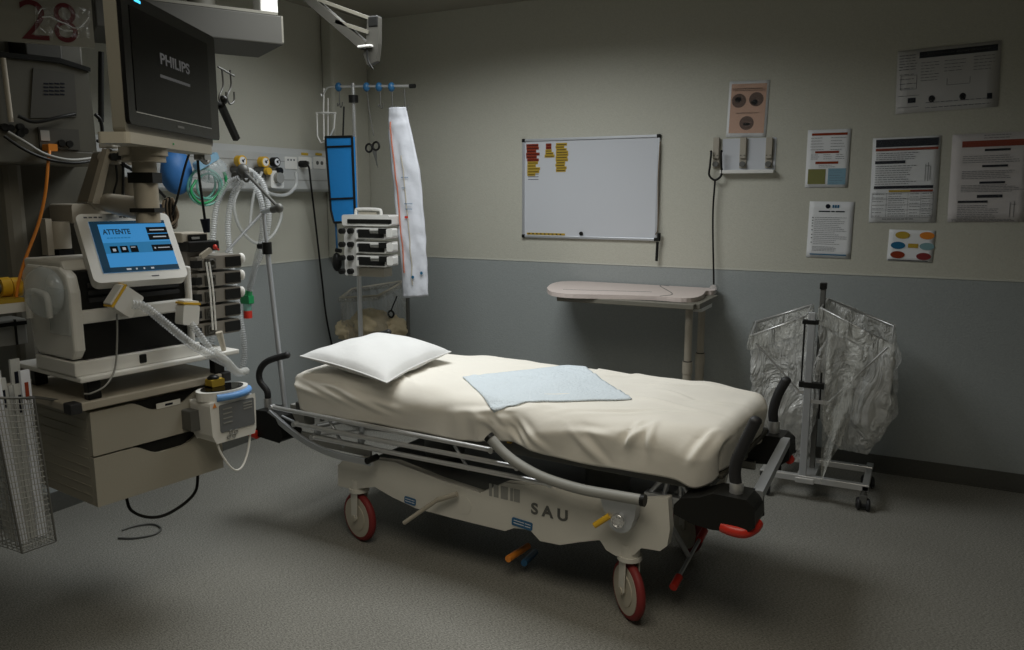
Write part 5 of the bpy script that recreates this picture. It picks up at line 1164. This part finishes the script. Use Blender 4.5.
for x0, x1 in ((206, 219), (209, 222)): mb.tube([tuple(pq(x0, 262, .03)), tuple(pq(x0 + 4, 290, .02)), tuple(pq(x0 + 7, 330, .02))], .003, 6, 5)
tag(mb.build('infusion_line', 'absw'), 'twin white lines hanging in front of the pump tower', 'tube')
q0_, q1_ = pq(219, 332, .0), pq(224, 350, .0); mb = MB(PM); mb.cyl(tuple(q0_), tuple(q1_), .012, .008); mb.cyl(tuple(q1_), tuple(pq(224, 362, .0)), .006); tag(mb.build('drip_chamber', 'beige'), 'small tan drip chamber hanging below the pump tower lines', 'drip chamber')
mb = MB(PM); q = pq(215, 247, .02); mb.ell(q, .008, .008, .009, 8, 6); mb.tube([tuple(q), tuple(pq(219, 250, .02))], .003, 6); tag(mb.build('red_tap', 'red'), 'tiny red stopcock on the hoses above the pump tower', 'tap')
q = pq(206, 253, .0); mb = MB(PM @ Matrix.Translation(q) @ Matrix.Rotation(R(-30), 4, 'Y')); mb.rbox(-.024, .022, -.006, .006, -.008, .008, .003); tag(mb.build('tan_wrapper', 'beigem'), 'small tan wrapper beside the red stopcock', 'wrapper')

# ---------------- pendant column, shelves, electronics
pc_ = thing('ceiling_pendant_column', 'taupe ceiling pendant column with shelves carrying the ventilator and electronics, at the far left', 'ceiling pendant', P.w(.1, .6, .5))
K = Frame(P.w(0, .46, 0), 82.6); KM = K.M()
def k_(x, y, d=0): return K.Y(x, y, d)
zc0 = k_(40, 420).z
x0_, x1_, x2_ = k_(14, 300).x, k_(36, 300).x, k_(97, 300).x
mb = MB(KM); mb.box(x0_, x1_, 0, .30, .55, CH - .15); mb.build('left_column', 'column', pc_, bevel=.02)
mb = MB(KM); mb.box(x1_, x2_ + .05, .05, .30, .55, CH - .15); mb.build('main_column', 'dark', pc_, bevel=.01)
mb = MB(KM); mb.box(x0_ - .1, x2_ + .1, -.1, .4, CH - .15, CH); mb.build('ceiling_mount', 'column', pc_, bevel=.02)
mb = MB(KM); q0_, q1_ = k_(58, 223), k_(158, 203); mb.rbox(q0_.x, q1_.x, -.10, .05, q0_.z, q1_.z + .0, .01, 'y'); mb.build('cross_beam', 'beigem', pc_)
mb = MB(KM); q = k_(52, 236); mb.cyl((q.x, -.05, q.z - .04), (q.x, -.05, q.z + .05), .035); mb.box(q.x - .05, q.x - .03, -.07, -.03, q.z - .06, q.z + .06); mb.m = 1; mb.box(q.x - .02, q.x + .03, -.08, -.03, q.z - .075, q.z - .045); mb.build('beam_clamp', ['beigem', 'black'], pc_)
mb = MB(KM); mb.box(x1_, x2_ + .05, -.40, .05, s0.z - .09, s0.z - .04); mb.build('unit_bracket', 'dark', pc_, bevel=.01)
# shelf and electronics block above
mb = MB(KM); q0_, q1_ = k_(-14, 163, -.1), k_(97, 152, -.1); mb.box(q0_.x, q1_.x, -.12, .20, q0_.z - .0, q1_.z); mb.build('upper_shelf', 'dark', pc_, bevel=.006)
eb = thing('electronics_cabinet', 'large dark olive medical electronics cabinet on the upper shelf, under the number sign', 'medical cabinet', K.wp(k_(40, 150, -.1)))
pr = [k_(x, y, -.12) for x, y in ((-18, 150), (97, 152), (88.5, 68), (58, 59), (-10, 52))]
mb = MB(KM); mb.prism([(p.x, p.z) for p in pr], -.12, .12, 'y'); mb.build('cabinet_case', 'dark', eb, bevel=.008)
mb = MB(KM); p = [k_(x, y, -.12) for x, y in ((-10, 51), (58, 58), (89, 68), (89, 72), (58, 63), (-10, 56))]
mb.prism([(q.x, q.z) for q in p], -.13, .12, 'y'); mb.build('top_lip', 'black', eb)
mb = MB(KM); a, b, c_, d_ = k_(33, 68, -.123), k_(74, 74, -.123), k_(77, 117, -.123), k_(30, 118, -.123); mb.prism([(q.x, q.z) for q in (a, b, c_, d_)], -.125, -.115, 'y'); bp_ = mb.build('back_panel', 'dark2', eb)
mb = MB(KM)
for r_ in range(4):
    for cc in range(4):
        q = k_(44 + cc * 5.5, 84 + r_ * 3.6, -.126); mb.box(q.x, q.x + .013, -.1265, -.125, q.z, q.z + .004)
mb.build('plate_print', 'ink', bp_)
mb = MB(KM); mb.tube([tuple(k_(3, 58, -.14)), tuple(k_(11, 122, -.14))], .008, 8); mb.build('vertical_tube', 'beigem', eb)
mb = MB(KM); a, b = k_(38, 127, -.125), k_(80, 150, -.125); mb.box(a.x, b.x, -.127, -.118, b.z, a.z); mb.build('lower_bay', 'dark2', eb)
mb = MB(KM)
for (x, y) in ((4, 127), (10, 128), (20, 127), (20, 134), (24, 131), (61, 143), (69, 144)):
    q = k_(x, y, -.127); mb.cyl((q.x, -.135, q.z), (q.x, -.12, q.z), .011, seg=12)
mb.each('socket', 'black', eb)
mb = MB(KM); a, b = k_(40, 130, -.128), k_(50, 141, -.128); mb.box(a.x, b.x, -.1295, -.127, b.z, a.z); mb.build('small_label', 'absg', eb)
# box above (behind the number)
a, b = k_(17, 57, .0), k_(52, 40, .0); mb = MB(KM); mb.box(a.x, b.x, -.06, .1, a.z, b.z); mb.box(a.x - .3, a.x - .05, .0, .06, k_(8, 52, 0).z, k_(8, 44, 0).z)
tag(mb.build('junction_box', 'dark2', bevel=.005), 'dark flat box on top of the electronics cabinet below the number', 'box')
# cables around the cabinet
wire('black_cable', 'black cable sagging along the foot of the electronics cabinet to its right corner', [(18, 116, -.15), (35, 122, -.16), (60, 117, -.16), (75, 114, -.15)], .006, 'black', K)
wire('grey_cable', 'grey cable sagging across the shelf front from the sockets', [(8, 132, -.16), (25, 142, -.18), (45, 154, -.18), (70, 160, -.18), (95, 158, -.16)], .005, 'absg', K)
wire('black_cable', 'black cable sagging lowest across the shelf front', [(4, 136, -.17), (25, 150, -.19), (50, 160, -.19), (75, 163, -.19), (98, 160, -.17)], .005, 'black', K)
wire('black_cable', 'short black cable at the right edge of the electronics cabinet', [(95, 114, -.12), (101, 122, -.12), (102, 140, -.12), (97, 141, -.12)], .006, 'black', K)
mb = MB(KM); a, b = k_(101, 52, .0), k_(101, 122, .0); mb.tube([tuple(a), tuple(b)], .010, 8); tag(mb.build('black_strap', 'black'), 'straight black vertical strip hanging between the cabinet and the big monitor', 'strap')
oc = wire('orange_cable', 'bright orange cable hanging from the electronics cabinet down to the yellow fitting', [(50, 146, -.16), (48, 165, -.18), (45, 195, -.18), (38, 225, -.18), (25, 260, -.18), (18, 285, -.18), (16, 304, -.18)], .005, 'orange', K)
q = k_(50, 148, -.15); mb = MB(KM); mb.rbox(q.x - .014, q.x + .014, -.17, -.13, q.z - .01, q.z + .012, .004); tag(mb.build('orange_plug', 'orange'), 'orange plug at the top of the orange cable', 'plug')
# flow fitting at far left
ff_ = thing('yellow_gas_fitting', 'yellow ringed gas fittings with white cap at the far left edge', 'gas fitting', K.wp(k_(8, 300, -.1)))
for x in (4, 15): q = k_(x, 287, -.15); mb = MB(KM); mb.cyl((q.x - .014, q.y, q.z), (q.x + .014, q.y, q.z), .030); mb.build('yellow_ring', 'yellow', ff_)
q = k_(9, 287, -.15); mb = MB(KM); mb.cyl((q.x - .07, q.y, q.z), (q.x + .05, q.y, q.z), .018); mb.build('fitting_body', 'dmetal', ff_)
q = k_(2, 302, -.17); mb = MB(KM); mb.rbox(q.x - .09, q.x + .05, -.22, -.10, q.z - .03, q.z + .0, .012); mb.m = 1; mb.box(q.x - .09, q.x + .045, -.221, -.10, q.z + .0, q.z + .012); mb.build('white_cap', ['absw', 'inky'], ff_)
bx_ = k_(0, 330, -.05); mb = MB(KM); a, b = k_(-20, 350, -.10), k_(26, 318, -.10); mb.box(a.x, b.x, -.10, .0, a.z, b.z); bb = thing('grey_module_box', 'dim grey module box with black edges at the far left behind the syringes basket', 'box', K.wp(k_(5, 350, -.1))); mb.build('module_case', 'absg', bb, bevel=.004)
mb = MB(KM); mb.box(a.x, b.x, -.104, -.098, b.z - .02, b.z - .008); q = k_(14, 325, -.1); mb.box(q.x, q.x + .006, -.104, -.098, a.z, b.z); mb.build('black_edging', 'black', bb)

# ---------------- number sign
NF = Frame(K.w(k_(45, 30, -.13).x, 0, 0), 55); NM = NF.M()
def n_(x, y, d=0): return NF.Y(x, y, d)
sg = thing('bay_number_sign', 'pale board with the dark red number 28 and crumpled clear film, at the top left', 'sign', NF.wp(n_(45, 45, -.13)))
a, b = n_(-10, 40, -.14), n_(90, -14, -.14)
mb = MB(NM); mb.box(a.x, b.x, -.14, -.13, a.z, b.z); mb.build('sign_board', 'signg', sg)
q = n_(19, 38.5, -.142); q2 = n_(47, 38.5, -.142); q3 = n_(53, 38.5, -.142); q4 = n_(76, 38.5, -.142); ztop = n_(30, -2, -.142).z
dh = ztop - q.z
for tx_, x_, wd_ in (('2', q.x, q2.x - q.x), ('8', q3.x, q4.x - q3.x)):
    text('sign_digit', tx_, NF, x_, -.142, q.z, dh, 'maroon', sg, width=wd_, bold=-.001)
def flm(u, v):
    p = n_(35, 6, -.16).lerp(n_(90, 8, -.16), u).lerp(n_(35, 36, -.16).lerp(n_(90, 38, -.16), u), v)
    return p + Vector((0, -.02 * noise.noise(Vector((u * 7, v * 5, 1))) - .01 * noise.noise(Vector((u * 18, v * 14, 1))), 0))
mb = MB(NM); mb.grid(flm, 50, 30); mb.build('crumpled_film', 'film', sg)
mb = MB(NM)
for pts in (((38, 14), (41, 9), (46, 9)), ((42, 17), (50, 17), (58, 21), (66, 24), (74, 28), (80, 27), (85, 22), (89, 17)), ((40, 28), (46, 33)), ((57, 26), (62, 30), (67, 31), (73, 31))): mb.tube([tuple(n_(x, y, -.175)) for x, y in pts], .0022, 5, 4)
mb.build('film_creases', 'clear', sg)

# ---------------- big monitor
hv = Vector((-math.sin(YAW), math.cos(YAW), 0)); rv = _R
dn = 1.78
mx_ = 128; pt0 = _C + (_F + _R * ((128 - CXP) / FPX) - _U * ((100 - CYP) / FPX)) * 1.0
d_ = _F + _R * ((128 - CXP) / FPX) - _U * ((100 - CYP) / FPX); k0 = dn / d_.dot(hv); p0 = _C + d_ * k0
MF = Frame((p0.x, p0.y, 0), 117.6); MM = MF.M()
def m_(x, y, d=0): return MF.Y(x, y, d)
mn = thing('patient_monitor', 'large black glossy patient monitor with pale housing on an arm at the upper left', 'monitor', MF.wp(m_(165, 150, .03)))
zb0, zt0 = m_(122, 122).z, m_(217, 39).z; wdm = m_(217, 90).x
mb = MB(MM); mb.rbox(0, wdm, 0, .010, zb0, zt0, .012, 'y', 5); mf = mb.build('screen_bezel', 'gloss', mn, bevel=.003)
zs0 = m_(134, 110).z; xs0, xs1 = m_(134, 80).x, m_(209, 90).x; zs1 = zt0 - .028
mb = MB(MM); mb.box(xs0, xs1, -.0015, .002, zs0, zs1); sc2 = mb.build('screen_glass', 'glass', mf)
q, q2 = m_(160, 62, -.002), m_(190, 70, -.002)
text('screen_logo', 'PHILIPS', MF, q.x, -.002, m_(162, 64, -.002).z, .025, 'logo', sc2, width=m_(189, 70).x - m_(160, 62).x, bold=.0008)
a, b = m_(159, 68), m_(190, 84); za_ = m_(160, 73).z; mb = MB(MM); mb.box(a.x, m_(189, 80).x, -.0022, -.001, za_ - .010, za_ - .003); mb.build('screen_progress_bar', 'logo', sc2)
mb = MB(MM); a = m_(134, 113); mb.box(xs0, xs1, -.0015, .001, zs0 - .004, zs0 - .002); mb.build('bezel_highlight_strip', 'absg', mf)
mb = MB(MM); q = m_(136, 2); mb.box(q.x - .01, q.x + .02, -.001, .003, zt0 - .014, zt0 - .008); mb.build('indicator_light', 'led', mf)
mb = MB(MM); mb.box(xs0 + .22, xs0 + .26, -.0012, .002, zb0 + .012, zb0 + .017); mb.build('bezel_mark', 'dmetal', mf)
mb = MB(MM); mb.rbox(-.004, wdm - .03, .0095, .036, zb0 - .02, zt0 - .005, .012, 'y', 4); mb.build('rear_housing', 'column', mn)
mb = MB(MM); mb.rbox(-.01, wdm - .06, .0, .07, zb0 - .042, zb0 - .018, .01, 'z', 4); mb.m = 1; mb.box(.22, .225, -.002, .002, zb0 - .032, zb0 - .028); mb.build('base_tray', ['drawer', 'green'], mn)
mb = MB(MM); mb.cyl((.19, .06, zb0 - .06), (.19, .06, zb0 - .04), .055); mb.cyl((.19, .06, zb0 - .075), (.19, .06, zb0 - .06), .05); mb.build('swivel_plate', 'beigem', mn)
mb = MB(MM); mb.cyl((.19, .06, zb0 - .22), (.19, .06, zb0 - .07), .028); mb.m = 1; mb.box(.162, .215, .03, .09, zb0 - .125, zb0 - .10); mb.box(.16, .22, .03, .09, zb0 - .195, zb0 - .185); mb.build('support_post', ['beigem', 'black'], mn)
pw = P.w(.1, .45, zb0 - .2) if False else None
c0 = MF.w(.19, .06, zb0 - .19); c1 = K.w(x2_ + .06, .1, zb0 - .17)
mb = MB(); mb.tube([tuple(c0), tuple(c1)], .03, 12); tag(mb.build('monitor_arm', 'beigem'), 'pale tubular arm joining the monitor post to the pendant column', 'monitor arm')
mb = MB(MM); q = m_(203, 145, .04); mb.tube([tuple(m_(200, 140, .04)), tuple(m_(205, 148, .04)), tuple(m_(209, 158, .04)), tuple(m_(206, 163, .04)), tuple(m_(200, 158, .04))], .006, 8, 5); mb.rbox(m_(197, 150, .05).x, m_(203, 150, .05).x, .03, .06, m_(200, 160, .05).z, m_(200, 138, .05).z, .005); tag(mb.build('bundled_monitor_cable', ['absg', 'black']), 'small grey clip with a bunched cable under the monitor corner', 'cable clip')
# hook bar and clamp right of monitor
hb2 = thing('wire_hook_bar', 'thin dark wire hooks beside the right edge of the big monitor', 'hook', MF.wp(m_(226, 100, .05)))
mb = MB(MM); mb.tube([tuple(m_(218, 67, .05)), tuple(m_(234, 76, .05))], .003, 6)
for x in (222, 230): mb.tube([tuple(m_(x, 70, .05)), tuple(m_(x + 1, 86, .05)), tuple(m_(x - 3, 97, .05)), tuple(m_(x, 104, .05)), tuple(m_(x + 4, 101, .05)), tuple(m_(x + 4, 92, .05))], .003, 6, 5)
mb.build('wire_hooks', 'dmetal', hb2)
mb = MB(MM); a, b = m_(221, 105, .05), m_(236, 138, .05); mb.tube([tuple(a), tuple(b)], .014, 6); mb.tube([(wdm - .01, .03, a.z + .01), tuple(a)], .005, 6); mb.ell(tuple(m_(223, 100, .05)), .014, .014, .014, 10, 8); tag(mb.build('probe_holder', 'black'), 'black ribbed probe holder hanging slanted right of the monitor', 'probe holder')
# module with connectors below the monitor
md = thing('connector_module', 'pale oval connector module with black leads between monitor and ventilator', 'module', P.wp(P.Y(125, 165, .1)))
q0_, q1_ = P.Y(108, 164, .1), P.Y(146, 152, .1); mb = MB(PM); mb.rbox(q0_.x, q1_.x, .06, .16, q0_.z, q1_.z, .022, 'y'); mb.build('module_case', 'beigem', md)
mb = MB(PM)
for x, y in ((113, 157), (119, 156), (131, 156)): q = P.Y(x, y, .06); mb.cyl((q.x, .05, q.z), (q.x, .065, q.z), .012)
mb.build('module_ports', 'black', md)
mb = MB(PM); a, b = P.Y(107, 147, .1), P.Y(124, 144, .1); mb.box(a.x, b.x, .07, .15, a.z - .002, b.z + .002); mb.build('module_cap', 'absw', md, bevel=.004)
# ribbed grey holder left of module
gh = thing('grey_probe_pocket', 'taupe ribbed pocket hanging left of the connector module', 'pocket', P.wp(P.Y(95, 203, .15)))
pr = [P.Y(x, y, .15) for x, y in ((105, 150), (118, 160), (116, 203), (88, 203))]
mb = MB(PM); mb.prism([(q.x, q.z) for q in pr], .12, .22, 'y'); mb.build('pocket_body', 'column', gh, bevel=.01)
pr = [P.Y(x, y, .12) for x, y in ((104, 148), (109, 150), (97, 204), (89, 203))]
mb = MB(PM); mb.prism([(q.x, q.z) for q in pr], .10, .13, 'y'); mb.build('pocket_rim', 'beigem', gh, bevel=.006)
mb = MB(PM); q = P.Y(133, 193, .15); mb.cyl((q.x, .1, q.z - .05), (q.x, .1, q.z + .05), .05); tag(mb.build('white_canister', 'beigem'), 'pale round canister behind the ventilator screen, below the connector module', 'canister')
q = P.Y(152, 208, .1); mb = MB(PM @ Matrix.Translation(q) @ Matrix.Rotation(R(20), 4, 'Y')); mb.box(-.03, .03, -.02, .02, -.02, .02); tag(mb.build('navy_connector', mat('navy_plastic', (.02, .04, .09), .5), bevel=.004), 'small dark navy connector block behind the top right of the lit screen', 'connector')
wl = [
 ('black lead arching from the module down to the navy connector', [(121, 164, .08), (135, 172, .05), (147, 184, .05), (154, 203, .06)], .0045, 'black'),
 ('black lead running straight down from the module past the screen top', [(122, 148, .05), (123, 165, .04), (123, 190, .04), (122, 213, .05)], .0045, 'black'),
 ('black lead crossing diagonally to the cable bunch', [(124, 164, .03), (140, 175, .03), (155, 187, .03), (165, 197, .04)], .005, 'black'),
 ('black lead bending left below the module', [(116, 165, .05), (117, 180, .05), (114, 195, .06), (122, 206, .06), (131, 214, .05)], .0035, 'black'),
 ('black lead hanging from the monitor base to the module', [(118, 133, .05), (121, 143, .05), (126, 150, .05)], .006, 'black'),
 ('black lead crossing under the monitor base', [(126, 145, .04), (133, 140, .04), (140, 136, .04)], .005, 'black'),
 ('black lead beside the support post', [(143, 152, .05), (146, 165, .05), (149, 180, .05), (160, 192, .05)], .005, 'black'),
 ('long thin black cord falling across the blue breathing bag', [(191, 148, .0), (184, 170, .0), (178, 195, .0), (172, 215, .0)], .004, 'black'),
]
for lb, pts, r_, mm in wl: wire('black_lead', lb, pts, r_, mm)
lp = thing('hanging_plug_lead', 'straight black lead hanging from the monitor corner with dark navy plug', 'cable', P.wp(P.Y(205, 232, .0)))
mb = MB(PM); mb.tube([tuple(P.Y(x, y, .0)) for x, y in ((197, 147), (199, 175), (203, 205), (205, 220))], .0045, 6, 5); mb.build('lead', 'black', lp)
q = P.Y(205, 219, .0); mb = MB(PM); mb.cyl((q.x, 0, q.z), (q.x + .004, 0, q.z - .045), .016, .01); mb.build('navy_plug', 'ink', lp)
cbn = thing('cable_bunch', 'bunched tan and black cables hanging behind the right edge of the lit screen', 'cable bunch', P.wp(P.Y(172, 215, .1)))
for k in range(7):
    mb = MB(PM); o_ = k * 1.8; mb.tube([tuple(P.Y(x, y, .08 + .01 * k)) for x, y in ((164 + o_ * .9, 197 + abs(k - 3)), (163 + o_, 208), (166 + o_ * .8, 222), (172 + o_ * .4, 228 - abs(k - 4)), (178 - o_ * .2, 215), (172, 198))], .0045, 6, 5); mb.build('cable_loop', 'black' if k % 2 else 'wood', cbn)

# ---------------- wire basket of catheters
BK = Frame(P.w(-.30, -.06, 0), 90)
kb = thing('wire_mesh_basket', 'tall narrow wire mesh basket full of packed catheters at the lower left', 'wire basket', BK.w(0, 0, .4))
def b_(x, y, d=0): return BK.Y(x, y, d)
c4 = [(-8, 398), (34, 398), (56, 541), (22, 553)]
TL, TR_, BR2, BL2 = [b_(*p) for p in c4]
dpt = .13
def face(p, q, r_, s_, nu, nv):
    out = []
    for i in range(nu + 1): out.append((p.lerp(q, i / nu), s_.lerp(r_, i / nu)))
    for j in range(nv + 1): out.append((p.lerp(s_, j / nv), q.lerp(r_, j / nv)))
    return out
off = Vector((0, dpt, 0)); mesh_ = []
fr1 = face(TL, TR_, BR2, BL2, 12, 26); fr2 = face(TL + off, TR_ + off, BR2 + off, BL2 + off, 12, 26); s1_ = face(TR_, TR_ + off, BR2 + off, BR2, 6, 26); s2_ = face(TL, TL + off, BL2 + off, BL2, 6, 26); bt_ = face(BL2, BR2, BR2 + off, BL2 + off, 8, 5)
mb = MB(BK.M())
for a, b in fr1 + fr2 + s1_ + s2_ + bt_: mb.tube([tuple(a), tuple(b)], .0013, 4, caps=False)
mb.build('wire_mesh', 'absg', kb)
mb = MB(BK.M()); mb.tube([tuple(p) for p in (TL, TR_, TR_ + off, TL + off)], .004, 6, closed=True)
for a, b in ((TR_, BR2), (TL, BL2), (TR_ + off, BR2 + off), (BL2, BR2)): mb.tube([tuple(a), tuple(b)], .003, 6)
mb.build('rim_wire', 'dmetal', kb)
mb = MB(BK.M()); mb.tube([tuple(TR_ + off), tuple(BK.loc(P.w(xa, .1, s0.z - .02)))], .005, 6); mb.build('mounting_hook', 'dmetal', kb)
random.seed(11)
labs = 'clear packed catheter standing in the wire mesh basket'
for k in range(11):
    t = (k + .5) / 11; dd = .02 + .09 * ((k * 5) % 11) / 11
    base = BL2.lerp(BR2, .12 + .76 * t) + Vector((0, dd, .02)); top_ = TL.lerp(TR_, .08 + .86 * t) + Vector((random.uniform(-.01, .03), dd, random.uniform(.03, .10)))
    if k == 3: top_ += Vector((0, 0, .03))
    mb = MB(BK.M()); dirn = (top_ - base); wv = Vector((.013, 0, 0)); tv = Vector((0, .004, 0))
    vs = [base - wv - tv, base + wv - tv, top_ + wv - tv, top_ - wv - tv, base - wv + tv, base + wv + tv, top_ + wv + tv, top_ - wv + tv]
    mb._add(vs, [(0, 1, 2, 3), (7, 6, 5, 4), (0, 4, 5, 1), (1, 5, 6, 2), (2, 6, 7, 3), (3, 7, 4, 0)])
    mb.m = 1; e_ = base.lerp(top_, .93); mb.box(e_.x - .005, e_.x + .005, e_.y - .006, e_.y - .0045, e_.z - .05, e_.z)
    o = mb.build('packed_catheter', ['clear' if k % 3 else 'sleeve', 'inkr' if k in (6, 9) else 'ink'])
    tag(o, labs, 'catheter', 'packed catheters in the wire basket')

# ---------------- upper lamp head and jointed ceiling arm
LF2 = Frame((-2.75, 2.6, 0), 60); LM2 = LF2.M()
def q_(x, y, d=0): return LF2.Y(x, y, d)
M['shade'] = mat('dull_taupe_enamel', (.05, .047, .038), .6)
lh = thing('ceiling_supply_head', 'pale grey box shaped ceiling supply head with a bright bracket, above the wall rail', 'ceiling unit', LF2.wp(q_(240, 40)))
z0_, z1_ = q_(283, 45).z, q_(283, 16).z; x0q, x1q = q_(96, 20).x, q_(283, 30).x
mb = MB(LM2); mb.box(x1q - .75, x1q, 0, .40, z0_, z1_); mb.build('head_case', 'shade', lh, bevel=.006)
mb = MB(LM2); mb.box(x1q - .75, x1q - .02, -.0, .40, z1_, z1_ + .012); mb.build('top_plate', 'column', lh)
mb = MB(LM2); a = q_(262, 13); b = q_(279, 0); mb.box(a.x, b.x, .02, .14, z1_ + .012, z1_ + .10); mb.build('white_bracket', 'absw', lh, bevel=.004)
mb = MB(LM2); mb.cyl((x1q - .3, .2, z1_), (x1q - .3, .2, CH), .06); mb.build('ceiling_post', 'column', lh)
mb = MB(LM2); mb.box(x1q - .006, x1q + .002, .0, .40, z0_ + .01, z1_); mb.build('end_plate', 'column', lh)
AF = Frame((0, 3.0, 0), 0)
def a_q(x, y, d=0): return AF.Y(x, y, d)
la = thing('jointed_ceiling_arm', 'pale jointed spring arm descending from the ceiling above the drip stand', 'ceiling arm', AF.wp(a_q(365, 50)))
def bar(p, q, wv, m, nm, y0=-.02, y1=.02):
    p, q = a_q(*p), a_q(*q); d = (q - p).normalized(); n_ = Vector((-d.z, 0, d.x)) * wv
    mb = MB(AF.M()); mb.prism([(r.x, r.z) for r in (p - n_, q - n_, q + n_, p + n_)], y0, y1, 'y'); return mb.build(nm, m, la, bevel=.005)
bar((262, -42), (366, 47), .020, 'shade', 'lower_arm', -.02, .02)
bar((270, -18), (372, 19), .007, 'column', 'upper_arm', -.015, .015)
bar((338, 22), (371, 33), .008, 'column', 'inner_link')
p = a_q(362, 48); pe_ = [a_q(x, y) for x, y in ((371, 17), (380, 17), (380, 44), (378, 62), (369, 66), (365, 54), (368, 48), (369, 20))]
mb = MB(AF.M()); mb.prism([(r.x, r.z) for r in pe_], -.014, .014, 'y'); mb.build('end_bracket', 'shade', la, bevel=.004)
a, b = a_q(370, 17), a_q(380, 27); mb = MB(AF.M()); mb.box(a.x, b.x, -.018, .018, b.z, a.z); mb.build('joint_cap', 'black', la, bevel=.006)
a, b = a_q(362, 49), a_q(375, 47); mb = MB(AF.M()); mb.box(a.x, b.x, -.035, .035, a.z, a.z + .01); mb.build('white_ledge', 'absw', la, bevel=.003)
mb = MB(AF.M()); mb.tube([tuple(a_q(x, y, -.03)) for x, y in ((367, 50), (368, 60), (373, 69))], .004, 6, 5); mb.build('short_lead', 'black', la)
mb = MB(AF.M()); a = a_q(262, -42); mb.cyl((a.x, 0, a.z), (a.x, 0, CH), .05); mb.build('ceiling_stem', 'beigem', la)
